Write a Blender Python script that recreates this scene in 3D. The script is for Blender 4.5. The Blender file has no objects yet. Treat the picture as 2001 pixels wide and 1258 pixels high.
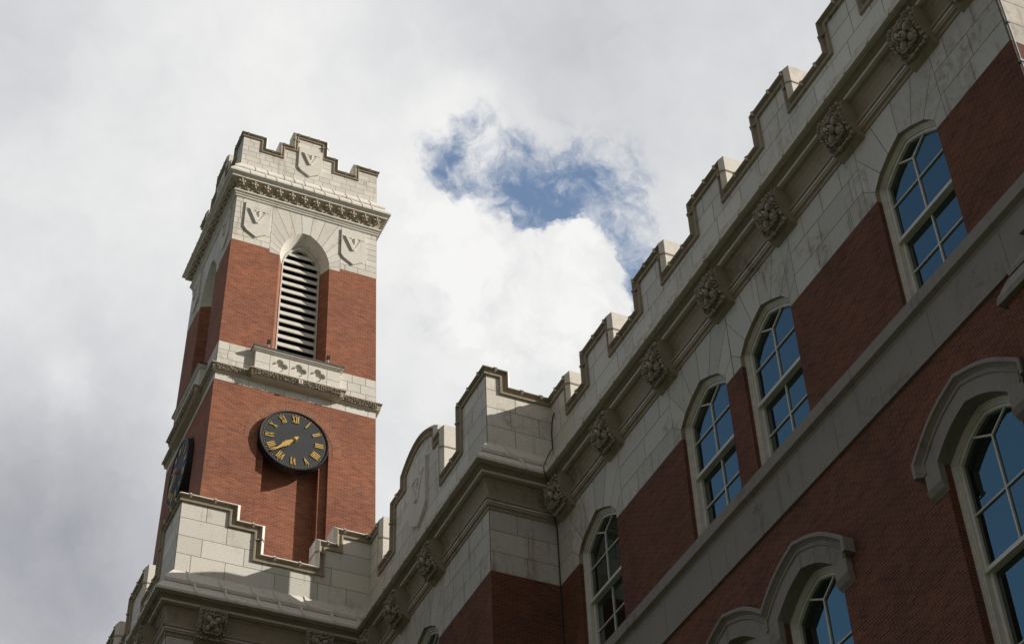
import bpy, bmesh, math, random
from mathutils import Vector, Matrix
from mathutils.geometry import tessellate_polygon
R_ = math.radians
random.seed(7)
scene = bpy.context.scene
COL = scene.collection
S = 1.75            # metres per build unit; the camera's eye is the origin of the build units
GZ = -0.92          # ground level in build units

# ------------------------------------------------------------------ camera
YAW, PITCH, ROLL = 0.45245253, 0.73729715, 0.04206029
cd = bpy.data.cameras.new("camera"); cam = bpy.data.objects.new("camera", cd); COL.objects.link(cam)
cd.sensor_width = 36.0; cd.lens = 3428.8 / 2001 * 36.0; cd.clip_start = 0.05; cd.clip_end = 20000
_f = Vector((math.sin(YAW)*math.cos(PITCH), math.cos(YAW)*math.cos(PITCH), math.sin(PITCH)))
_r = Vector((math.cos(YAW), -math.sin(YAW), 0)); _d = _f.cross(_r)
_r2 = _r*math.cos(ROLL) + _d*math.sin(ROLL); _d2 = -_r*math.sin(ROLL) + _d*math.cos(ROLL)
cam.matrix_world = Matrix(((_r2.x, -_d2.x, -_f.x, 0), (_r2.y, -_d2.y, -_f.y, 0), (_r2.z, -_d2.z, -_f.z, 0), (0, 0, 0, 1)))
scene.camera = cam

# ------------------------------------------------------------------ sun, sky, exposure
SUN = Vector((1.70, -1.0, 1.08)).normalized()
SUN_EL = math.asin(SUN.z); SUN_AZ = math.atan2(SUN.x, SUN.y)
sl = bpy.data.lights.new("sun", 'SUN'); sl.energy = 5.0; sl.angle = R_(0.53); sl.color = (1.0, 0.945, 0.86)
so = bpy.data.objects.new("sun", sl); COL.objects.link(so)
so.rotation_euler = SUN.to_track_quat('Z', 'Y').to_euler(); so.location = SUN*60

def _ray(u, v):     # world direction of a point of the sky (fixed directions of clouds)
    return (_r2*((u-1000.5)/3428.8) + _d2*((v-629)/3428.8) + _f).normalized()

world = bpy.data.worlds.new("World"); scene.world = world; world.use_nodes = True
nt = world.node_tree; nt.nodes.clear()
class NT:
    def __init__(s, t): s.t = t
    def n(s, kind, **kw):
        nd = s.t.nodes.new(kind)
        for k, v in kw.items(): setattr(nd, k, v)
        return nd
    def link(s, a, b): s.t.links.new(a, b)
    def sock(s, nd, i, v):
        if v is None: return
        if isinstance(v, bpy.types.NodeSocket): s.link(v, nd.inputs[i])
        else: nd.inputs[i].default_value = v
    def math(s, op, a, b=None, c=None, clamp=False):
        nd = s.n('ShaderNodeMath', operation=op); nd.use_clamp = clamp
        s.sock(nd, 0, a); s.sock(nd, 1, b); s.sock(nd, 2, c); return nd.outputs[0]
    def vmath(s, op, a, b=None):
        nd = s.n('ShaderNodeVectorMath', operation=op); s.sock(nd, 0, a); s.sock(nd, 1, b)
        return nd.outputs['Value'] if op in ('DOT_PRODUCT', 'LENGTH') else nd.outputs[0]
    def smooth(s, x, lo, hi):
        nd = s.n('ShaderNodeMapRange', interpolation_type='SMOOTHSTEP')
        s.sock(nd, 'Value', x); nd.inputs['From Min'].default_value = lo; nd.inputs['From Max'].default_value = hi
        return nd.outputs['Result']
    def mix(s, f, a, b, mode='MIX'):
        nd = s.n('ShaderNodeMix', data_type='RGBA', blend_type=mode)
        s.sock(nd, 0, f); s.sock(nd, 6, a); s.sock(nd, 7, b); return nd.outputs[2]
    def noise(s, vec, scale, detail=6, rough=0.55, dist=0.0):
        nd = s.n('ShaderNodeTexNoise'); s.sock(nd, 'Vector', vec); nd.inputs['Scale'].default_value = scale
        nd.inputs['Detail'].default_value = detail; nd.inputs['Roughness'].default_value = rough
        nd.inputs['Distortion'].default_value = dist
        return nd.outputs['Fac'], nd.outputs['Color']
    def ramp(s, x, stops):
        nd = s.n('ShaderNodeValToRGB'); s.sock(nd, 0, x)
        e = nd.color_ramp.elements
        while len(e) < len(stops): e.new(0.5)
        for el, (p, c) in zip(e, stops): el.position = p; el.color = (*c, 1)
        return nd.outputs[0]
W = NT(nt)
tc = W.n('ShaderNodeTexCoord'); D = tc.outputs['Generated']
sky = W.n('ShaderNodeTexSky', sky_type='NISHITA'); sky.sun_disc = False
sky.sun_elevation = SUN_EL; sky.sun_rotation = SUN_AZ; sky.air_density = 1.0; sky.dust_density = 0.6; sky.ozone_density = 1.6
_, nc = W.noise(D, 14, 5, 0.6)
off = W.vmath('SUBTRACT', nc, (0.5, 0.5, 0.5))
sc1 = W.n('ShaderNodeVectorMath', operation='SCALE'); W.link(off, sc1.inputs[0]); sc1.inputs['Scale'].default_value = 0.030
_, nc2 = W.noise(D, 70, 6, 0.62)
off2 = W.vmath('SUBTRACT', nc2, (0.5, 0.5, 0.5))
sc2 = W.n('ShaderNodeVectorMath', operation='SCALE'); W.link(off2, sc2.inputs[0]); sc2.inputs['Scale'].default_value = 0.018
DW = W.vmath('NORMALIZE', W.vmath('ADD', W.vmath('ADD', D, sc1.outputs[0]), sc2.outputs[0]))
def blob(dirv, vec, rad, amp=1.0):       # gaussian patch of sky around one direction, radius in radians
    d2 = W.math('SUBTRACT', 1.0, W.vmath('DOT_PRODUCT', vec, tuple(dirv)))      # = theta^2/2
    e = W.math('POWER', 2.718281828, W.math('MULTIPLY', d2, -2.0/(rad*rad)))
    return W.math('MULTIPLY', e, amp)
def total(lst):
    a = lst[0]
    for b in lst[1:]: a = W.math('ADD', a, b)
    return a
P_ = 1/3428.8
HOLES = [(860,300,46,.95),(905,258,38,.62),(950,228,32,.42),(846,345,30,.85),(895,384,42,1.05),(960,362,50,.62),(1030,345,70,.80),(1090,392,72,1.0),
         (1040,446,62,1.15),(1135,335,95,.50),(1190,405,80,.62),(1170,345,60,.28),(1222,475,60,.72),(1236,560,50,1.1),(1240,625,40,1.0)]
D1 = W.vmath('NORMALIZE', W.vmath('ADD', D, sc1.outputs[0]))
hole = total([blob(_ray(u, v), D1, r*P_*1.14, a) for u, v, r, a in HOLES])
fb, _ = W.noise(D1, 42, 10, 0.60, 0.6)
fb2, _ = W.noise(DW, 110, 8, 0.62, 0.5)
inside = W.smooth(hole, 0.02, 0.45)
hole = W.math('ADD', hole, W.math('MULTIPLY', inside, W.math('ADD', W.math('MULTIPLY', W.math('SUBTRACT', fb, 0.50), 3.6), W.math('MULTIPLY', W.math('SUBTRACT', fb2, 0.5), 1.7))))
hole_m = W.math('MULTIPLY', W.smooth(hole, 0.05, 2.0), 0.90)
# heaped cloud in front of the gap, crisp upper edge
CUM = [(800,400,50,.9),(840,425,50,.9),(905,450,46,1.0),(965,500,55,1.0),(1020,560,70,1.0),(1090,545,70,1.0),(1125,480,46,.95),(1155,470,40,.9),(1168,530,46,1.0),(1170,600,52,1.0),(1080,640,120,1.0),(900,580,140,1.0)]
cum = total([blob(_ray(u, v), DW, r*P_, a) for u, v, r, a in CUM])
cum = W.math('ADD', cum, W.math('MULTIPLY', W.math('SUBTRACT', fb2, 0.5), 0.9))
cum_m = W.smooth(cum, 0.46, 0.86)
hole_m = W.math('MULTIPLY', hole_m, W.math('SUBTRACT', 1.0, cum_m))
# the open blue side of the sky that the west windows reflect
wl, _ = W.noise(D, 5.5, 6, 0.6)
west = W.math('ADD', W.vmath('DOT_PRODUCT', DW, tuple(Vector((-0.52, 0.58, 0.63)).normalized())), W.math('MULTIPLY', W.math('SUBTRACT', wl, 0.5), 0.05))
west_m = W.math('MULTIPLY', W.smooth(west, 0.885, 0.965), 0.96)
clear = W.math('MAXIMUM', hole_m, west_m)
# cloud brightness
lo, _ = W.noise(D, 3.2, 5, 0.55)
mid, _ = W.noise(DW, 11, 8, 0.6)
BR = [(1000,640,330,.13),(820,420,180,.10),(560,120,260,.10),(250,330,260,.06),(1330,120,320,-.07),(1000,40,220,-.08),
      (60,1030,260,-.28),(20,1230,220,-.12),(200,760,170,-.05),(330,1150,160,-.10),(110,760,60,.12),(60,90,200,-.06),(1150,480,90,.12),(900,200,90,.10)]
b = total([blob(_ray(u, v), DW, r*P_, a) for u, v, r, a in BR])
b = W.math('ADD', W.math('ADD', b, 0.735), W.math('ADD', W.math('MULTIPLY', W.math('SUBTRACT', lo, 0.5), 0.16), W.math('MULTIPLY', W.math('SUBTRACT', mid, 0.5), 0.24)))
puff, _ = W.noise(DW, 26, 8, 0.58, 0.3)
b = W.math('ADD', b, W.math('MULTIPLY', W.math('SUBTRACT', puff, 0.5), 0.16))
b = W.math('ADD', b, W.math('MULTIPLY', cum_m, W.math('MULTIPLY_ADD', W.math('SUBTRACT', puff, 0.42), 0.5, -0.02)))
b = W.math('MINIMUM', W.math('MAXIMUM', b, 0.24), 0.93)
ccol = W.ramp(b, [(0.2, (0.205, 0.22, 0.25)), (0.45, (0.445, 0.455, 0.490)), (0.7, (0.685, 0.695, 0.715)), (0.92, (0.925, 0.92, 0.905))])
c10 = W.n('ShaderNodeVectorMath', operation='SCALE'); W.link(ccol, c10.inputs[0]); c10.inputs['Scale'].default_value = 10.0
# out-of-view cloud to the south and west, dimmed to deepen the shade
sw = W.smooth(W.vmath('DOT_PRODUCT', D, tuple(Vector((-0.62, -0.70, 0.36)).normalized())), -0.05, 0.55)
c10.inputs['Scale'].default_value = 10.0
W.link(W.math('MULTIPLY_ADD', sw, -6.2, 10.0), c10.inputs['Scale'])
ccol_w = W.mix(sw, c10.outputs[0], (1.02, 1.0, 0.97, 1), 'MULTIPLY')
skyc = W.mix(1.0, sky.outputs[0], (1.15, 1.42, 1.55, 1), 'MULTIPLY')
col = W.mix(clear, ccol_w, skyc)
bg = W.n('ShaderNodeBackground'); W.link(col, bg.inputs[0]); bg.inputs[1].default_value = 0.10
wo = W.n('ShaderNodeOutputWorld'); W.link(bg.outputs[0], wo.inputs[0])

scene.view_settings.view_transform = 'Standard'; scene.view_settings.look = 'None'
scene.view_settings.exposure = 0.0; scene.view_settings.gamma = 1.0

# ------------------------------------------------------------------ materials
def mat(name):
    m = bpy.data.materials.new(name); m.use_nodes = True
    t = NT(m.node_tree); m.node_tree.nodes.clear()
    p = t.n('ShaderNodeBsdfPrincipled'); o = t.n('ShaderNodeOutputMaterial'); t.link(p.outputs[0], o.inputs[0])
    return m, t, p
def bump(t, p, h, strength, dist=0.01):
    b = t.n('ShaderNodeBump'); b.inputs['Strength'].default_value = strength; b.inputs['Distance'].default_value = dist
    t.link(h, b.inputs['Height']); t.link(b.outputs[0], p.inputs['Normal'])
def m_stone(name, base, dirt, amt, tint_amt=1.0, scale=1.0, spot=None):
    m, t, p = mat(name)
    oc = t.n('ShaderNodeTexCoord').outputs['Object']
    att = t.n('ShaderNodeAttribute', attribute_name='tint')
    big, _ = t.noise(oc, 1.1*scale, 6, 0.62, 0.4); fine, _ = t.noise(oc, 26*scale, 5, 0.7); sp, _ = t.noise(oc, 7*scale, 8, 0.7, 0.8)
    f = t.math('MULTIPLY', t.smooth(big, 0.48, 0.72), t.smooth(sp, 0.40, 0.66))
    if spot:
        dv = t.vmath('LENGTH', t.vmath('SUBTRACT', t.vmath('MULTIPLY', oc, (1, .55, 1.6)), (spot[0], spot[1]*.55, spot[2]*1.6)))
        f = t.math('MAXIMUM', f, t.math('MULTIPLY', t.smooth(dv, .95, .1), t.smooth(sp, .40, .74)))
    c = t.mix(t.math('MULTIPLY', f, amt), (*base, 1), (*dirt, 1))
    st = t.vmath('MULTIPLY', oc, (9, 9, 0.7)); run, _ = t.noise(st, 1.0, 6, 0.6)
    c = t.mix(t.math('MULTIPLY', t.math('MULTIPLY', t.smooth(run, .54, .72), t.smooth(big, .35, .6)), amt*0.75), c, (*dirt, 1))
    c = t.mix(0.5, c, t.ramp(fine, [(0.3, (0.72, 0.70, 0.68)), (0.7, (1.06, 1.05, 1.03))]), 'MULTIPLY')
    c = t.mix(tint_amt, c, att.outputs['Color'], 'MULTIPLY')
    t.link(c, p.inputs['Base Color']); p.inputs['Roughness'].default_value = 0.82
    p.inputs['Specular IOR Level'].default_value = 0.25
    bump(t, p, fine, 0.25, 0.012)
    return m
STONE = m_stone('pale_stone', (0.715, 0.675, 0.61), (0.34, 0.28, 0.22), 0.62)
FRIEZE = m_stone('stained_stone', (0.57, 0.54, 0.49), (0.26, 0.17, 0.125), 0.85, spot=(1.0, -10.0, 15.05+0.92))
WEATH = m_stone('weathered_stone', (0.37, 0.31, 0.235), (0.13, 0.10, 0.07), 0.85)
TWEATH = m_stone('tower_moulding_stone', (0.52, 0.45, 0.355), (0.24, 0.19, 0.13), 0.6)
BAND = m_stone('brown_stone', (0.275, 0.245, 0.210), (0.15, 0.115, 0.09), 0.8)
CARVE = m_stone('carved_stone', (0.47, 0.41, 0.33), (0.14, 0.10, 0.07), 0.9, 1.0, 2.2)
def m_brick(name, radial=False, hall=False):
    m, t, p = mat(name)
    uv = t.n('ShaderNodeTexCoord').outputs['UV']; oc = t.n('ShaderNodeTexCoord').outputs['Object']
    br = t.n('ShaderNodeTexBrick'); t.link(uv, br.inputs['Vector'])
    br.inputs['Scale'].default_value = 1.0
    br.inputs['Mortar Size'].default_value = 0.0042; br.inputs['Mortar Smooth'].default_value = 0.25; br.inputs['Bias'].default_value = -0.1
    br.inputs['Brick Width'].default_value = 0.122; br.inputs['Row Height'].default_value = 0.0385
    if radial: br.inputs['Brick Width'].default_value = 0.060; br.inputs['Row Height'].default_value = 0.040
    br.inputs['Color1'].default_value = (0.285, 0.105, 0.058, 1); br.inputs['Color2'].default_value = (0.205, 0.070, 0.044, 1)
    br.inputs['Mortar'].default_value = (0.34, 0.20, 0.14, 1)
    if radial: br.inputs['Mortar'].default_value = (0.33, 0.20, 0.14, 1); br.inputs['Mortar Size'].default_value = 0.0062
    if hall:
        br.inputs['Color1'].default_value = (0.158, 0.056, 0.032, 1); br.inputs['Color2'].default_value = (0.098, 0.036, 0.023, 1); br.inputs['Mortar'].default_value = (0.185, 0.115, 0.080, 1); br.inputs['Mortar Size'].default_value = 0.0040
    # colour of single bricks: noise sampled per brick-sized cell
    big, _ = t.noise(oc, 0.9, 5, 0.6, 0.3)
    bwid, brow = br.inputs['Brick Width'].default_value, br.inputs['Row Height'].default_value
    sx = t.n('ShaderNodeSeparateXYZ'); t.link(uv, sx.inputs[0])
    rown = t.math('FLOOR', t.math('DIVIDE', sx.outputs[1], brow))
    odd = t.math('SUBTRACT', 1.0, t.math('FLOORED_MODULO', rown, 2.0))
    coln = t.math('FLOOR', t.math('DIVIDE', t.math('ADD', sx.outputs[0], t.math('MULTIPLY', odd, bwid*0.5)), bwid))
    cx = t.n('ShaderNodeCombineXYZ'); t.link(coln, cx.inputs[0]); t.link(rown, cx.inputs[1])
    cell = t.n('ShaderNodeTexWhiteNoise', noise_dimensions='2D'); t.link(cx.outputs[0], cell.inputs['Vector'])
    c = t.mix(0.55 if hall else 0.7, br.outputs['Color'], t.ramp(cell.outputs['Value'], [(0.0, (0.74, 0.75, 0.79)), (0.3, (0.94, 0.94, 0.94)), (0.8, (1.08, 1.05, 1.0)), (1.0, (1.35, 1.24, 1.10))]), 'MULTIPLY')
    c = t.mix(0.85, c, t.ramp(big, [(0.3, (0.74, 0.72, 0.74)), (0.5, (1, 1, 1)), (0.72, (1.22, 1.12, 1.02))]), 'MULTIPLY')
    eff, _ = t.noise(oc, 2.6, 8, 0.75, 0.6)
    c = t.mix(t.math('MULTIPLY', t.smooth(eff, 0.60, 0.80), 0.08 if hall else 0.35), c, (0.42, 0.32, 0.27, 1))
    t.link(c, p.inputs['Base Color']); p.inputs['Roughness'].default_value = 0.88; p.inputs['Specular IOR Level'].default_value = 0.2
    inv = t.math('SUBTRACT', 1.0, br.outputs['Fac']); bump(t, p, inv, 0.35, 0.006)
    return m
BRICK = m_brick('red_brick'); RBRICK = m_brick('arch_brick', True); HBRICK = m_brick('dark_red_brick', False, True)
def m_plain(name, c, rough=0.5, metal=0.0, var=0.12, scale=9.0):
    m, t, p = mat(name)
    oc = t.n('ShaderNodeTexCoord').outputs['Object']; f, _ = t.noise(oc, scale, 6, 0.65)
    cc = t.mix(1.0, (*c, 1), t.ramp(f, [(0.3, (1-var*1.6,)*3), (0.7, (1+var*0.5,)*3)]), 'MULTIPLY')
    t.link(cc, p.inputs['Base Color']); p.inputs['Roughness'].default_value = rough; p.inputs['Metallic'].default_value = metal
    return m
PAINT = m_plain('white_paint', (0.66, 0.63, 0.56), 0.5)
LOUVRE = m_plain('louvre_paint', (0.66, 0.63, 0.56), 0.55)
MORTAR = m_plain('dark_mortar', (0.225, 0.19, 0.155), 0.9, 0, 0.3, 20)
LMORTAR = m_plain('pale_mortar', (0.36, 0.31, 0.25), 0.9, 0, 0.3, 20)
DIAL = m_plain('dial_black', (0.020, 0.023, 0.028), 0.65, 0, 0.25, 5)
RIM = m_plain('rim_black', (0.016, 0.018, 0.022), 0.5)
GOLD = m_plain('gold_leaf', (0.66, 0.43, 0.12), 0.45, 0.25, 0.15)
DARK = m_plain('dark_interior', (0.012, 0.011, 0.010), 0.9)
LEAD = m_plain('mossy_lead', (0.085, 0.085, 0.075), 0.7, 0, 0.5, 14)
WIRE = m_plain('dark_cable', (0.03, 0.028, 0.026), 0.6)
STEEL = m_plain('dull_steel', (0.28, 0.28, 0.28), 0.45, 0.6)
CURB = m_plain('dark_red_metal', (0.075, 0.035, 0.032), 0.6)
ROOF = m_plain('grey_roofing', (0.16, 0.155, 0.15), 0.9, 0, 0.3, 3)
GRASS = m_plain('lawn', (0.060, 0.075, 0.035), 0.95, 0, 0.5, 0.6)
gm, gt, gp = mat('window_glass')
gp.inputs['Base Color'].default_value = (0.006, 0.008, 0.010, 1); gp.inputs['Specular Tint'].default_value = (0.80, 1.03, 0.93, 1); gp.inputs['Roughness'].default_value = 0.02; gp.inputs['IOR'].default_value = 2.4
gw, _ = gt.noise(gt.n('ShaderNodeTexCoord').outputs['Object'], 1.6, 3, 0.5); bump(gt, gp, gw, 0.16, 0.02)
GLASS = gm

# ------------------------------------------------------------------ mesh builder
class MB:
    def __init__(s): s.v = []; s.f = []; s.m = []; s.t = []; s.sm = []
    def face(s, pts, m=0, tint=1.0, smooth=False):
        i = len(s.v); s.v.extend([Vector(p) for p in pts]); s.f.append(list(range(i, i+len(pts)))); s.m.append(m); s.t.append(tint); s.sm.append(smooth)
    def grid(s, rows, m=0, tint=1.0, smooth=False, close_u=False, close_v=False):   # rows: list of lists of points, shared verts
        i = len(s.v); n = len(rows[0]); k = len(rows)
        for r in rows: s.v.extend([Vector(p) for p in r])
        for a in range(k if close_v else k-1):
            for b in range(n if close_u else n-1):
                a2, b2 = (a+1) % k, (b+1) % n
                s.f.append([i+a*n+b, i+a*n+b2, i+a2*n+b2, i+a2*n+b]); s.m.append(m); s.t.append(tint); s.sm.append(smooth)
    def box(s, c, h, m=0, tint=1.0, rot=None):
        c = Vector(c); P = []
        for dx in (-1, 1):
            for dy in (-1, 1):
                for dz in (-1, 1):
                    d = Vector((dx*h[0], dy*h[1], dz*h[2]))
                    P.append(c + (rot @ d if rot else d))
        for q in ((0, 1, 3, 2), (4, 6, 7, 5), (0, 4, 5, 1), (2, 3, 7, 6), (0, 2, 6, 4), (1, 5, 7, 3)): s.face([P[j] for j in q], m, tint)
    def ball(s, c, rad, ax=None, nu=8, nv=5, m=0, tint=1.0):   # ellipsoid; ax = 3 axis vectors
        c = Vector(c); ax = ax or (Vector((1, 0, 0)), Vector((0, 1, 0)), Vector((0, 0, 1)))
        rows = []
        for j in range(nv+1):
            ph = -math.pi/2 + math.pi*j/nv; rows.append([c + ax[0]*(rad[0]*math.cos(ph)*math.cos(2*math.pi*i/nu)) + ax[1]*(rad[1]*math.cos(ph)*math.sin(2*math.pi*i/nu)) + ax[2]*(rad[2]*math.sin(ph)) for i in range(nu)])
        s.grid(rows, m, tint, True, close_u=True)
    def tube(s, pts, r, n=8, m=0, caps=True):
        pts = [Vector(p) for p in pts]; rows = []
        for i, p in enumerate(pts):
            t = (pts[min(i+1, len(pts)-1)] - pts[max(i-1, 0)]).normalized()
            a = t.cross(Vector((0.31, 0.77, 0.55))).normalized(); b = t.cross(a)
            rr = r[i] if isinstance(r, (list, tuple)) else r
            rows.append([p + a*(rr*math.cos(2*math.pi*k/n)) + b*(rr*math.sin(2*math.pi*k/n)) for k in range(n)])
        s.grid(rows, m, 1.0, True, close_u=True)
        if caps: s.face(rows[0], m); s.face(rows[-1][::-1], m)
    def poly(s, outer, holes, fn, m=0, tint=1.0):            # planar polygon with holes, fn maps (a, b) to 3-D
        loops = [[Vector((p[0], p[1], 0)) for p in L] for L in [outer]+list(holes)]
        flat = [p for L in loops for p in L]
        i = len(s.v); s.v.extend([Vector(fn(p.x, p.y)) for p in flat])
        for tri in tessellate_polygon(loops):
            a, b_, c = (flat[k] for k in tri)
            if abs((b_-a).cross(c-a).z) < 1e-10: continue
            s.f.append([i+k for k in tri]); s.m.append(m); s.t.append(tint); s.sm.append(False)
    def xf(s, fn): s.v = [Vector(fn(p)) for p in s.v]; return s
    def merge(s, o):
        i = len(s.v); s.v += o.v; s.f += [[k+i for k in f] for f in o.f]; s.m += o.m; s.t += o.t; s.sm += o.sm
    def build(s, name, mats, parent=None, base=(0, 0, 0), normals=True):
        base = Vector(base); me = bpy.data.meshes.new(name)
        me.from_pydata([p-base for p in s.v], [], s.f)
        mats = mats if isinstance(mats, (list, tuple)) else [mats]
        for mm in mats: me.materials.append(mm)
        me.polygons.foreach_set('material_index', s.m); me.polygons.foreach_set('use_smooth', s.sm)
        if normals:
            bm = bmesh.new(); bm.from_mesh(me); bmesh.ops.recalc_face_normals(bm, faces=bm.faces[:]); bm.to_mesh(me); bm.free()
        me.uv_layers.new(name='UVMap'); me.color_attributes.new('tint', 'FLOAT_COLOR', 'CORNER')
        uv = me.uv_layers['UVMap']; ca = me.color_attributes['tint']
        for p in me.polygons:
            n = p.normal; T = s.t[p.index]; cc = (T, T, T, 1) if isinstance(T, float) else (*T, 1)
            for li in p.loop_indices:
                w = me.vertices[me.loops[li].vertex_index].co
                if abs(n.z) > 0.9: q = (w.x, w.y)
                elif abs(n.x) > abs(n.y): q = (w.y, w.z)
                else: q = (w.x, w.z)
                uv.data[li].uv = q; ca.data[li].color = cc
        o = bpy.data.objects.new(name, me); COL.objects.link(o)
        if parent: o.parent = parent
        return o
def thing(name, label, cat, loc=(0, 0, 0), group=None):
    o = bpy.data.objects.new(name, None); COL.objects.link(o); o.location = loc; o.empty_display_size = 0.2
    o['label'] = label; o['category'] = cat
    if group: o['group'] = group
    return o
def tag(o, label, cat, group=None):
    o['label'] = label; o['category'] = cat
    if group: o['group'] = group
    return o
def rt(v=0.07): return 1.0 + random.uniform(-v, v*0.6)
def rtc(v=0.06):
    a = rt(v*1.6); return (a*random.uniform(0.985, 1.015), a, a*random.uniform(0.97, 1.02))

# sweep of an (outward, z) profile along a plan path whose exterior is on the left
def sweep_plan(mb, path, prof, closed=False, m=0, ends=False):
    n = len(path); rows = []
    P = [Vector(p) for p in path]
    def nrm(a, b):
        d = (b-a).normalized(); return Vector((-d.y, d.x))
    for i in range(n):
        ns = []
        if closed or i > 0: ns.append(nrm(P[i-1], P[i]))
        if closed or i < n-1: ns.append(nrm(P[i], P[(i+1) % n]))
        mv = ns[0] if len(ns) == 1 else (ns[0]+ns[1])/(1+ns[0].dot(ns[1]))
        rows.append([(P[i].x+mv.x*o, P[i].y+mv.y*o, z) for o, z in prof])
    if closed: rows.append(rows[0])
    for a in range(len(rows)-1):
        for k in range(len(prof)-1):
            mb.face([rows[a][k], rows[a+1][k], rows[a+1][k+1], rows[a][k+1]], m)
    if ends: mb.face(rows[0], m); mb.face(rows[-1], m)
# sweep of an (a = across, b = outward) profile along a 2-D path in a wall plane; fn(s, z, b) -> 3-D
def sweep_wall(mb, path, prof, fn, m=0, start=0, end=0, closed_prof=True, caps=True, tint=1.0, top_m=None, top_k=(6, 7, 8)):
    P = [Vector(p) for p in path]; n = len(P); rows = []
    def nrm(a, b):
        d = (b-a).normalized(); return Vector((-d.y, d.x))
    for i in range(n):
        ns = []
        if i > 0: ns.append(nrm(P[i-1], P[i]))
        if i < n-1: ns.append(nrm(P[i], P[i+1]))
        mv = ns[0] if len(ns) == 1 else (ns[0]+ns[1])/max(0.25, 1+ns[0].dot(ns[1]))
        row = []
        for a, b_ in prof:
            q = P[i]+mv*a; sx = q.x
            if i == 0: sx -= start*b_
            if i == n-1: sx += end*b_
            row.append(fn(sx, q.y, b_))
        rows.append(row)
    K = len(prof)
    for a in range(n-1):
        for k in range(K if closed_prof else K-1):
            mb.face([rows[a][k], rows[a+1][k], rows[a+1][(k+1) % K], rows[a][(k+1) % K]], top_m if top_m is not None and k in top_k else m, tint)
    if caps:
        if start == 0: mb.face(rows[0], m, tint)
        if end == 0: mb.face(rows[-1], m, tint)

# ------------------------------------------------------------------ ground
g = MB(); g.face([(-600, -600, GZ), (600, -600, GZ), (600, 600, GZ), (-600, 600, GZ)])
go = g.build('ground', GRASS); go['kind'] = 'structure'

# ------------------------------------------------------------------ the hall
HB = (9.0, 19.0, GZ)
hall = thing('college_hall', 'long red brick hall with pale stone battlements and arched windows, in shade beside the tower', 'building', HB)
XA, YA, YB, XC2, YD, XE, YF, XR = 10.0, 8.30, 19.30, 8.873, 24.39, 5.392, 46.0, 17.0
PLAN = [(XR, YA), (XA, YA), (XA, YB), (XC2, YB), (XC2, YD), (XE, YD), (XE, YF)]
def fW(x0): return lambda y, z, b=0.0: (x0-b, y, z)              # a west face; s = y
def fS(y0): return lambda x, z, b=0.0: (x, y0-b, z)              # a south face; s = x
Z_BR, Z_FR, Z_ST, Z_FI, Z_PAR = 14.45, 15.56, 15.73, 16.07, 16.80
Z_SILL, Z_SPR, Z_APX, WHW = 12.67, 14.66, 14.985, 0.595
WINS = [10.24, 13.365, 14.955, 18.07]
B2WIN = 21.86
L_SPR, L_APX = 10.66, 10.985       # lower storey windows
L_SILL = 7.6

def contour(hw, zs, za, zb, e=0.0, n=7, bulge=0.030):        # opening outline, up the low-s side, over the arch, down
    h = hw-e; zs2 = zs-0.6*e; za2 = za-1.13*e; pts = [(-h, zb+e), (-h, zs2)]
    for i in range(1, n):
        t = i/n; bul = (0.048 if zs < 12 else bulge)*math.sin(math.pi*t)
        pts.append((-h*(1-t) - bul*0.35, zs2+(za2-zs2)*t + bul*0.9))
    pts.append((0, za2))
    return pts + [(-x, z) for x, z in pts[-2::-1]]
def arch_part(hw, zs, za, e=0.0, n=7): return contour(hw, zs, za, zs-1, e, n)[1:-1]

# --- brick walls with openings
bw = MB()
top = [(YA, GZ-0.3), (YB, GZ-0.3), (YB, Z_BR)]
for c in reversed(WINS): top += [(c+WHW, Z_BR), (c+WHW, Z_SILL-0.05), (c-WHW, Z_SILL-0.05), (c-WHW, Z_BR)]
top += [(YA, Z_BR)]
holes = [[(c+x, z) for x, z in contour(WHW+0.005, L_SPR, L_APX, L_SILL)] for c in WINS]
bw.poly(top, holes, fW(XA))
for c in WINS:      # brick jambs of the openings
    for sg in (-1, 1):
        bw.face([(XA, c+sg*WHW, Z_SILL-0.05), (XA+0.2, c+sg*WHW, Z_SILL-0.05), (XA+0.2, c+sg*WHW, Z_BR), (XA, c+sg*WHW, Z_BR)])
    h = [(c+x, z) for x, z in contour(WHW+0.005, L_SPR, L_APX, L_SILL)]
    for a, b_ in zip(h, h[1:]): bw.face([(XA, a[0], a[1]), (XA, b_[0], b_[1]), (XA+0.25, b_[0], b_[1]), (XA+0.25, a[0], a[1])], 1 if a[1] > L_SPR-0.3 and b_[1] > L_SPR-0.3 else 0)
bw.poly([(XA, GZ-0.3), (XR, GZ-0.3), (XR, Z_BR), (XA, Z_BR)], [], fS(YA))
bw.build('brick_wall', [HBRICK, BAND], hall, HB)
bw = MB()
bw.poly([(XC2, GZ-0.3), (XA, GZ-0.3), (XA, Z_BR), (XC2, Z_BR)], [], fS(YB))
c = B2WIN
bw.poly([(YB, GZ-0.3), (YD, GZ-0.3), (YD, Z_BR), (c+WHW, Z_BR), (c+WHW, Z_SILL-0.05), (c-WHW, Z_SILL-0.05), (c-WHW, Z_BR), (YB, Z_BR)], [], fW(XC2))
for sg in (-1, 1): bw.face([(XC2, c+sg*WHW, Z_SILL-0.05), (XC2+0.2, c+sg*WHW, Z_SILL-0.05), (XC2+0.2, c+sg*WHW, Z_BR), (XC2, c+sg*WHW, Z_BR)])
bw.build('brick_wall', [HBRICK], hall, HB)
bw = MB()
bw.poly([(XE, GZ-0.3), (XC2, GZ-0.3), (XC2, Z_BR), (XE, Z_BR)], [], fS(YD))
bw.poly([(YD, GZ-0.3), (YF, GZ-0.3), (YF, Z_BR), (YD, Z_BR)], [], fW(XE))
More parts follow.
